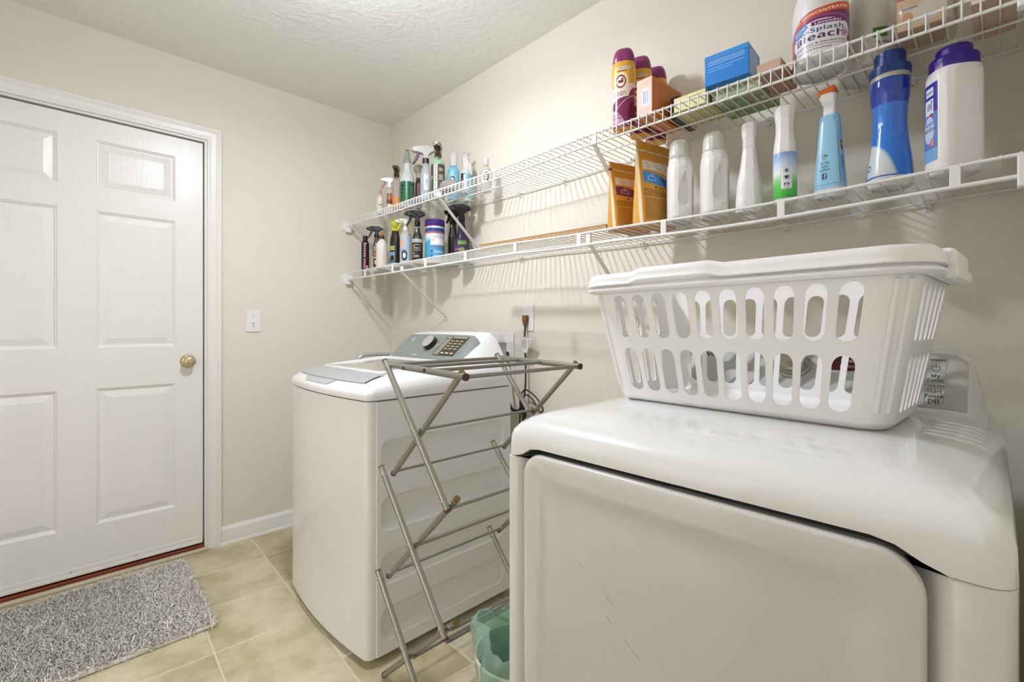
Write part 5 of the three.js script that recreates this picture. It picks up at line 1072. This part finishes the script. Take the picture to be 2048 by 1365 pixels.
{
  let b = thing('scent_booster', 'tall blue bottle with a ribbed dark blue screw lid', 'bottle', [2.60, LDx(2.60), 0.20], face(2.6, 0.2) + 0.45, G3);
  const k = [[0, 0.037, 0.033, 2.4], [0.004, 0.0405, 0.036, 2.4], [0.022, 0.0425, 0.038, 2.4], [0.06, 0.0395, 0.035, 2.4], [0.11, 0.0335, 0.031, 2.2], [0.15, 0.032, 0.03], [0.19, 0.0335, 0.0325], [0.215, 0.0365, 0.036], [0.235, 0.0372, 0.0372], [0.245, 0.0365, 0.0365]];
  obj('base', loft([[0, 0.037, 0.033, 2.4], [0.004, 0.0405, 0.036, 2.4], [0.021, 0.0422, 0.0377, 2.4]], { seg: 44 }), M(0xdcdad6, 0.35), b);
  obj('body', loft([[0.021, 0.0425, 0.038, 2.4], [0.06, 0.0395, 0.035, 2.4], [0.11, 0.0335, 0.031, 2.2], [0.15, 0.032, 0.03], [0.188, 0.0333, 0.0323]], { seg: 44, sub: 8 }), M(0x2f78d6, 0.18, { clearcoat: 0.6 }), b);
  obj('shoulder', loft([[0.188, 0.0335, 0.0325], [0.215, 0.0367, 0.0362], [0.235, 0.0374, 0.0374], [0.245, 0.0367, 0.0367]], { seg: 44 }), M(0x1f3fa6, 0.15, { clearcoat: 0.6 }), b);
  const sw = canvas(256, 256, (c, w, h) => { c.fillStyle = '#2f78d6'; c.fillRect(0, 0, w, h); c.fillStyle = '#d3d8d6'; c.beginPath(); c.moveTo(0, 40); c.quadraticCurveTo(150, 50, 200, 256); c.lineTo(0, 256); c.closePath(); c.fill(); c.strokeStyle = '#8fc0d0'; c.lineWidth = 8; c.beginPath(); c.moveTo(0, 36); c.quadraticCurveTo(156, 44, 206, 256); c.stroke(); c.strokeStyle = '#2b4a8a'; c.lineWidth = 7; c.beginPath(); c.arc(16, 190, 18, 0, 7); c.stroke(); });
  obj('label', wrap(k, 185, 78, 0.024, 0.112, 0.0007), pm(sw, 0.25), b);
  obj('neck_ring', [cyl(0.0372, 0.0372, 0.2445, 0.2515, 40), cyl(0.0362, 0.0362, 0.2515, 0.256, 40)], M(0xb7b59b, 0.35), b);
  const lid = obj('lid', [cyl(0.038, 0.0375, 0.2555, 0.274, 44), cyl(0.0375, 0.029, 0.274, 0.278, 44), cyl(0.029, 0.0278, 0.278, 0.308, 40)], M(0x1d3f86, 0.35), b);
  for (let i = 0; i < 44; i++) { const a = i * 2 * PI / 44; if (i % 2) continue; obj('rib', rbox(-0.0006, 0.0006, 0.257, 0.273, 0.0374, 0.0386, 0.0004, 1).rotateY(a), M(0x1d3f86, 0.35), lid); }
  for (let i = 0; i < 16; i++) obj('rib', rbox(-0.0008, 0.0008, 0.28, 0.306, 0.0276, 0.0292, 0.0004, 1).rotateY(i * PI / 8), M(0x17336f, 0.35), lid);
}
{
  let b = thing('powder_tub', 'large white bottle with a purple two-step lid', 'bottle', [2.708, LDx(2.708), 0.215], face(2.708, 0.215) + 0.55, G3);
  const k = [[0, 0.038, 0.03, 3], [0.004, 0.0415, 0.034, 3], [0.02, 0.0435, 0.036, 3.2], [0.12, 0.043, 0.0358, 3.2], [0.205, 0.043, 0.0365, 3], [0.218, 0.0415, 0.037, 2.6], [0.222, 0.038, 0.036]];
  obj('body', loft(k, { seg: 52 }), M(0xefebe8, 0.32), b);
  const t = canvas(192, 512, (c, w, h) => { c.fillStyle = '#5f86c9'; c.fillRect(0, 0, w, h); c.fillStyle = '#3a32a0'; c.fillRect(0, 0, w, 190); c.fillStyle = '#e8ebf0'; c.fillRect(40, 24, 110, 56); c.fillRect(30, 100, 120, 100); txt(c, 'boost', 96, 64, 'bold 32px sans-serif', '#2a2f55'); c.save(); txt(c, 'ol', 92, 168, 'italic bold 74px serif', '#273157'); c.restore(); c.fillStyle = '#c03a3a'; c.beginPath(); c.ellipse(96, 214, 46, 13, -0.3, 0, 7); c.fill(); c.fillStyle = '#c6d6ea'; c.beginPath(); c.ellipse(90, 300, 70, 90, 0, 0, 7); c.fill(); txt(c, 'laundry', 96, 272, 'bold 32px sans-serif', '#2f4a7a'); txt(c, 'sanitizer', 96, 312, 'bold 38px sans-serif', '#2f4a7a'); c.fillStyle = '#cf4a3f'; c.beginPath(); c.arc(132, 394, 30, 0, 7); c.fill(); c.strokeStyle = '#f0e3e0'; c.lineWidth = 6; for (let i = 0; i < 3; i++) { c.beginPath(); c.moveTo(112, 380 + i * 14); c.lineTo(152, 376 + i * 14); c.stroke(); } c.fillStyle = '#7fb0da'; c.fillRect(0, 430, w, 82); });
  obj('label', wrap(k, 206, 158, 0.03, 0.195, 0.0007), pm(t, 0.35), b);
  obj('lid', [loft([[0.219, 0.0405, 0.0385], [0.221, 0.041, 0.039], [0.243, 0.0402, 0.0382], [0.246, 0.038, 0.036]], { seg: 48 }), loft([[0.243, 0.03, 0.0295], [0.263, 0.0295, 0.029], [0.266, 0.028, 0.0275]], { seg: 44 })], M(0x38178a, 0.32), b);
}
// --- upper shelf, near half
function booster(label, x, z, h) {
  const b = thing('scent_bottle', label, 'bottle', [x, UDx(x), z], face(x, z) - 0.12, G4);
  const q = h / 0.268;
  const k = [[0, 0.031, 0.024, 2.4], [0.003, 0.0345, 0.027, 2.4], [0.05, 0.035, 0.0275, 2.4], [0.11, 0.034, 0.027, 2.4], [0.165, 0.0385, 0.03, 2.3], [0.205, 0.0375, 0.0295, 2.2], [0.218, 0.035, 0.028, 2.2]].map(a => [a[0] * q, a[1], a[2], a[3]]);
  obj('body', loft(k, { seg: 44 }), M(0xe7b13f, 0.3), b);
  const t = booster.t ??= canvas(320, 512, (c, w, h2) => {
    c.fillStyle = '#e3ab2f'; c.fillRect(0, 0, w, h2);
    c.save(); c.translate(140, 150); c.fillStyle = '#f4e3ae'; for (let i = 0; i < 24; i++) { c.rotate(PI / 12); c.beginPath(); c.moveTo(0, -8); c.lineTo(120, 0); c.lineTo(0, 8); c.fill(); } c.beginPath(); c.arc(0, 0, 74, 0, 7); c.fill(); c.restore();
    c.fillStyle = '#f1e2d6'; c.beginPath(); c.moveTo(0, 190); c.quadraticCurveTo(150, 200, 320, 150); c.lineTo(320, 330); c.lineTo(0, 330); c.fill();
    c.fillStyle = '#7d2a5a'; c.beginPath(); c.moveTo(320, 190); c.quadraticCurveTo(240, 200, 220, 270); c.quadraticCurveTo(120, 270, 0, 330); c.lineTo(0, 512); c.lineTo(320, 512); c.closePath(); c.fill();
    c.fillStyle = '#c79ab2'; c.beginPath(); c.ellipse(70, 430, 110, 50, 0.5, 0, 7); c.fill(); c.fillStyle = '#5f1d45'; c.beginPath(); c.ellipse(260, 400, 46, 110, 0.3, 0, 7); c.fill();
    c.strokeStyle = '#e6c9d6'; c.lineWidth = 6; c.beginPath(); c.moveTo(60, 400); c.quadraticCurveTo(170, 280, 300, 260); c.stroke();
    c.fillStyle = '#f6efe6'; c.beginPath(); c.arc(140, 150, 54, 0, 7); c.fill(); c.strokeStyle = '#8f3a2e'; c.lineWidth = 13; c.beginPath(); c.arc(140, 150, 46, 0, 7); c.stroke(); c.fillStyle = '#8f3a2e'; c.fillRect(114, 140, 52, 22); c.fillRect(146, 124, 20, 36);
    c.fillStyle = '#e9e4ee'; c.fillRect(90, 34, 150, 20); txt(c, 'IN-WASH SCENT', 165, 50, 'bold 16px sans-serif', '#3a3f78'); c.fillStyle = '#7a4a1a'; c.fillRect(110, 66, 90, 8);
    txt(c, 'clean', 120, 262, '64px sans-serif', '#57323f'); txt(c, 'sensations', 150, 298, '38px sans-serif', '#6b4250'); txt(c, 'ODOR', 96, 420, 'bold 24px sans-serif', '#4a2038'); txt(c, 'FIGHTERS', 100, 446, 'bold 24px sans-serif', '#4a2038'); c.fillStyle = '#5c2a6a'; c.fillRect(60, 478, 150, 22);
  });
  obj('label', wrap(k, 178, 2, 0.004 * q, 0.212 * q, 0.0005), pm(t, 0.26), b);
  obj('cap', loft([[0.2175, 0.0352, 0.0282, 2.3], [0.224, 0.036, 0.029, 2.3], [0.25, 0.031, 0.0235, 2.6], [0.264, 0.0225, 0.0165, 2.8], [0.267, 0.014, 0.01, 2.8]].map(a => [a[0] * q, a[1], a[2], a[3]]), { seg: 40 }), M(0x8a2f66, 0.3), b);
}
booster('yellow and purple scent bottle at the front of its row of three', 1.919, 0.24, 0.268);
booster('yellow and purple scent bottle in the middle of its row of three', 1.930, 0.155, 0.272);
booster('yellow and purple scent bottle at the back, behind the orange box', 1.940, 0.07, 0.266);
function carton(name, label, x0, x1, y0, h, z0, z1, mats, turn = 0, group = G4) {
  const cx = (x0 + x1) / 2, cz = (z0 + z1) / 2, b = thing(name, label, 'box', [cx, y0 + USAG(cx) + 0.0007, cz], turn, group);
  const o = obj('carton', box(x0 - cx, x1 - cx, 0, h, z0 - cz, z1 - cz), mats.side, b);
  if (mats.front) { const g = new THREE.PlaneGeometry(x1 - x0 - 0.001, h - 0.001); g.translate(0, h / 2, z1 - cz + 0.0004); obj('front_print', g, mats.front, b); }
  if (mats.right) { const g = new THREE.PlaneGeometry(z1 - z0 - 0.001, h - 0.001); g.rotateY(PI / 2); g.translate(x1 - cx + 0.0004, h / 2, 0); obj('side_print', g, mats.right, b); }
  if (mats.flap) obj('lid_flap', rbox(x0 - cx - 0.0004, x1 - cx + 0.0004, h - 0.014, h + 0.0006, z1 - cz + 0.0006, z1 - cz + 0.0016, 0.0004, 1), mats.flap, b);
  return b;
}
carton('baking_soda_box', 'orange box with barcode in front of the purple-capped bottles', 1.998, 2.052, UD, 0.118, 0.115, 0.285, {
  side: M(0xd98246, 0.5),
  front: pm(canvas(128, 256, (c, w, h) => { c.fillStyle = '#efb39a'; c.fillRect(0, 0, w, h); c.fillStyle = '#e2e6ee'; c.fillRect(44, 70, 62, 110); bars(c, 50, 80, 50, 90, '#4a5c86'); lines(c, 20, 20, 90, 3, 12, '#b06a4f'); lines(c, 20, 200, 90, 4, 12, '#b06a4f'); }), 0.5),
  right: pm(canvas(384, 256, (c, w, h) => { c.fillStyle = '#d9772a'; c.fillRect(0, 0, w, h); for (let i = 0; i < 22; i++) { c.fillStyle = i % 4 ? '#8a431a' : '#5a2a12'; c.fillRect(14 + i * 16, 20, 4, 210); c.fillStyle = '#d9772a'; for (let j = 0; j < 14; j++) c.fillRect(12 + i * 16, 26 + ((i * 7 + j * 15) % 205), 9, 4); } }), 0.5),
}, -0.06);
carton('dryer_sheet_box', 'small black and white box leaning beside the orange box', 2.062, 2.09, UD, 0.072, 0.08, 0.2, {
  side: M(0x4b4742, 0.5),
  right: pm(canvas(256, 160, (c, w, h) => { c.fillStyle = '#3a3733'; c.fillRect(0, 0, w, h); c.fillStyle = '#c8693a'; c.fillRect(0, 0, 256, 40); c.fillStyle = '#d9d6cf'; c.beginPath(); c.moveTo(90, 50); c.lineTo(150, 50); c.lineTo(250, 160); c.lineTo(60, 160); c.fill(); c.fillStyle = '#7d7a74'; c.fillRect(120, 80, 60, 70); c.fillStyle = '#a9b53a'; c.fillRect(0, 130, 60, 30); }), 0.5),
  front: M(0x3b3834, 0.5),
}, 0.0);
carton('flat_yellow_box', 'flat pale yellow box lying beside the blue box', 2.096, 2.192, UD, 0.042, 0.108, 0.245, { side: M(0xd3cb8e, 0.5), front: pm(canvas(256, 96, (c, w, h) => { c.fillStyle = '#e2da9c'; c.fillRect(0, 0, w, h); lines(c, 120, 20, 110, 2, 16, '#6f6a4a', 6); }), 0.5) });
carton('flat_green_box', 'flat green printed box under the blue box', 2.202, 2.335, UD, 0.036, 0.075, 0.225, { side: pm(canvas(256, 256, (c, w, h) => { c.fillStyle = '#93a878'; c.fillRect(0, 0, w, h); let s = 21; const r = () => { s = (s * 16807) % 2147483647; return s / 2147483647; }; for (let i = 0; i < 40; i++) { c.fillStyle = ['#b3bd93', '#7d9a66', '#c7c9a8', '#a88f76'][i % 4]; c.beginPath(); c.ellipse(r() * w, r() * h, 10 + r() * 40, 5 + r() * 14, r() * 3, 0, 7); c.fill(); } }), 0.5) });
carton('blue_carton', 'bright blue carton with white lines of print', 2.193, 2.308, UD + 0.0375, 0.082, 0.155, 0.255, {
  side: M(0x2f86d6, 0.4), flap: M(0x3a8fdc, 0.4),
  front: pm(canvas(512, 340, (c, w, h) => { c.fillStyle = '#2b83d6'; c.fillRect(0, 0, w, h); lines(c, 30, 40, 440, 4, 22, '#d5e4f4', 7, 8); lines(c, 30, 150, 440, 1, 20, '#bcd6f0', 6, 4); lines(c, 30, 180, 300, 1, 20, '#bcd6f0', 6, 5); c.strokeStyle = '#1f63ad'; c.lineWidth = 4; c.beginPath(); c.moveTo(20, 250); c.lineTo(400, 250); c.quadraticCurveTo(440, 250, 470, 120); c.stroke(); }), 0.35),
  right: pm(canvas(256, 220, (c, w, h) => { c.fillStyle = '#5a8fc6'; c.fillRect(0, 0, w, h); lines(c, 30, 30, 190, 9, 20, '#cfe0f2', 7, 6); }), 0.4),
}, 0.06);
carton('flat_brown_box', 'thin brown packet lying between the blue carton and the jug', 2.342, 2.398, UD, 0.03, 0.15, 0.285, { side: M(0xb08a72, 0.6), front: M(0xc9a58e, 0.6) });
// bleach jug
function jug(name, label, pos, turn, s, mat) {
  const b = thing(name, label, 'jug', pos, turn, G4);
  const k = [[0, 0.052, 0.066, 2.8], [0.004, 0.0575, 0.072, 2.8], [0.13, 0.0575, 0.072, 2.7], [0.165, 0.0555, 0.069, 2.6], [0.2, 0.046, 0.054, 2.4], [0.235, 0.029, 0.031, 2.1], [0.25, 0.019], [0.262, 0.018]].map(a => [a[0] * s, a[1] * s, (a[2] ?? a[1]) * s, a[3]]);
  const hollow = (phi, y) => { const a = (phi * 180 / PI - 52) / 34, v = (y / s - 0.2) / 0.045; const q = a * a + v * v; return q < 1 ? -0.02 * s * Math.min(1, (1 - q) * 2) : 0; };
  obj('body', loft(k, { seg: 64, sub: 10, dent: hollow }), mat, b);
  obj('handle', tube([[0.02, 0.243, 0.012], [0.035, 0.245, 0.03], [0.041, 0.225, 0.045], [0.042, 0.195, 0.052], [0.044, 0.17, 0.052], [0.04, 0.155, 0.045]].map(p => p.map(v => v * s)), 0.011 * s, 30, 12), mat, b);
  return { b, k };
}
{
  const { b, k } = jug('bleach_jug', 'white jug with a purple and orange label', [2.462, UDx(2.462), 0.205], face(2.462, 0.205) + 0.22, 0.98, M(0xeae8e6, 0.3));
  const t = canvas(512, 420, (c, w, h) => {
    c.fillStyle = '#ebe7ea'; c.fillRect(0, 0, w, h);
    c.fillStyle = '#7b2f66'; c.beginPath(); c.moveTo(0, 150); c.quadraticCurveTo(180, -10, 400, 30); c.lineTo(512, 40); c.lineTo(512, 420); c.lineTo(0, 420); c.closePath(); c.fill();
    c.fillStyle = '#dd5a2e'; c.beginPath(); c.moveTo(0, 190); c.quadraticCurveTo(120, 20, 400, 0); c.lineTo(400, 66); c.quadraticCurveTo(160, 70, 60, 190); c.quadraticCurveTo(20, 260, 50, 420); c.lineTo(0, 420); c.closePath(); c.fill();
    c.fillStyle = '#efeaf0'; c.beginPath(); c.ellipse(220, 250, 160, 120, -0.15, 0, 7); c.fill(); c.fillRect(90, 300, 270, 120);
    c.strokeStyle = '#9a5a90'; c.lineWidth = 14; c.beginPath(); c.ellipse(230, 240, 178, 138, -0.15, 3.6, 6.6); c.stroke();
    c.save(); c.translate(210, 76); c.rotate(-0.2); txt(c, 'MORE CONCENTRATED', 0, 0, 'bold 30px sans-serif', '#fbe9e0'); c.restore();
    c.fillStyle = '#3f74b8'; c.beginPath(); c.ellipse(112, 170, 62, 40, -0.2, 0, 7); c.fill(); txt(c, 'Great', 112, 168, 'italic bold 30px serif', '#e9f0f8'); txt(c, 'Value', 112, 192, 'italic bold 22px serif', '#e9f0f8');
    c.fillStyle = '#6a2a70'; c.fillRect(190, 140, 150, 34); txt(c, 'Lavender', 265, 167, 'bold 28px sans-serif', '#f0e6f2');
    txt(c, 'Low-Splash', 205, 228, 'bold 50px sans-serif', '#3a6690'); txt(c, 'Bleach', 220, 294, 'bold 76px sans-serif', '#35305a');
    txt(c, 'Brightens & Deodorizes', 222, 336, 'bold 22px sans-serif', '#3a3a4c'); c.fillStyle = '#8a3a72'; c.fillRect(80, 348, 270, 4); txt(c, 'Improved Formula', 190, 382, 'bold 20px sans-serif', '#3a3a4c');
    c.strokeStyle = '#b98ab0'; c.lineWidth = 6; for (let i = 0; i < 6; i++) { c.beginPath(); c.moveTo(330, 300); c.lineTo(330 + i * 9, 220 + i * 6); c.stroke(); }
    c.fillStyle = '#ece8ee'; c.beginPath(); c.ellipse(432, 70, 26, 40, 0.2, 0, 7); c.fill(); c.fillRect(424, 100, 10, 300); c.fillRect(440, 140, 72, 60); bars(c, 450, 150, 54, 40);
  });
  obj('label', wrap(k, 186, -4, 0.012, 0.128, 0.0006, 10, 44), pm(t, 0.3), b);
  obj('date_print', wrap(k, 95, 60, 0.15, 0.158, 0.0006, 10, 8), pm(canvas(128, 16, (c, w, h) => { c.fillStyle = '#eae8e6'; c.fillRect(0, 0, w, h); lines(c, 6, 4, 116, 1, 8, '#77757a', 7, 5); })), b);
  obj('cap', cyl(0.021, 0.0205, 0.255, 0.285, 24), M(0x6a2a66, 0.35), b);
}
{
  const { b, k } = jug('white_jug', 'plain off-white jug with a green label behind the bleach', [2.545, UDx(2.545), 0.085], 0.6, 0.98, M(0xe4dfd4, 0.35));
  obj('label', wrap(k, 110, 40, 0.01, 0.085, 0.0006, 10, 20), pm(canvas(256, 220, (c, w, h) => { c.fillStyle = '#e9e6da'; c.fillRect(0, 0, w, h); c.fillStyle = '#4d8a2c'; c.fillRect(0, 0, w, 70); txt(c, 'Nutrition Facts', 128, 116, 'bold 30px sans-serif', '#33352c'); lines(c, 20, 140, 210, 5, 15, '#6b6a60'); }), 0.4), b);
  obj('cap', cyl(0.021, 0.0205, 0.255, 0.285, 24), M(0x4d8a2c, 0.35), b);
}
{
  const b = thing('bagged_carton', 'orange and white carton inside a clear plastic bag', 'package', [2.655, UDx(2.655), 0.2], 0.1, G4);
  const t = canvas(256, 320, (c, w, h) => { c.fillStyle = '#e6c6a3'; c.fillRect(0, 0, w, h); c.fillStyle = '#c9583c'; c.fillRect(0, 0, w, 150); txt(c, 'Classic', 120, 90, 'italic bold 52px serif', '#f2e4d6'); txt(c, 'style', 130, 140, 'italic bold 44px serif', '#f2e4d6'); c.fillStyle = '#e9e4da'; c.beginPath(); c.ellipse(160, 240, 110, 60, -0.2, 0, 7); c.fill(); c.fillStyle = '#6f95b8'; c.fillRect(20, 200, 90, 10); c.fillStyle = '#d99a5a'; c.beginPath(); c.arc(56, 256, 30, 0, 7); c.fill(); lines(c, 60, 290, 120, 2, 12, '#7a7d80'); });
  obj('carton', box(-0.042, 0.04, 0.004, 0.13, -0.045, 0.05), M(0xd8b190, 0.5), b);
  const g = new THREE.PlaneGeometry(0.08, 0.124); g.translate(-0.001, 0.067, 0.0505); obj('front_print', g, pm(t, 0.4), b);
  const rings = []; let s = 17; const r = () => { s = (s * 16807) % 2147483647; return s / 2147483647; };
  for (let i = 0; i <= 8; i++) { const y = 0.001 + 0.17 * i / 8, ring = []; for (let j = 0; j < 30; j++) { const a = -2 * PI * j / 30, e = 0.45; const R = 1 + 0.09 * (r() - 0.3) + 0.05 * Math.sin(j * 1.7 + i); ring.push([0.056 * R * Math.sign(Math.cos(a)) * Math.abs(Math.cos(a)) ** e, y, 0.06 * R * Math.sign(Math.sin(a)) * Math.abs(Math.sin(a)) ** e]); } rings.push(ring); }
  obj('bag_film', skin(rings, { crease: 0.4, capStart: true }), new THREE.MeshPhysicalMaterial({ color: 0xf2efe9, roughness: 0.12, transmission: 0.88, thickness: 0, ior: 1.3 }), b);
}
carton('orange_packet', 'orange and white packet at the near end of the upper shelf', 2.735, 2.8, UD, 0.12, 0.1, 0.27, { side: M(0xd7b9a4, 0.5), front: pm(canvas(128, 160, (c, w, h) => { c.fillStyle = '#dd5a24'; c.fillRect(0, 0, w, h); c.fillStyle = '#eadfd2'; c.fillRect(0, 110, w, 50); lines(c, 16, 30, 90, 4, 14, '#f3d9c4', 6); }), 0.45) });

renderer.render(scene, camera);
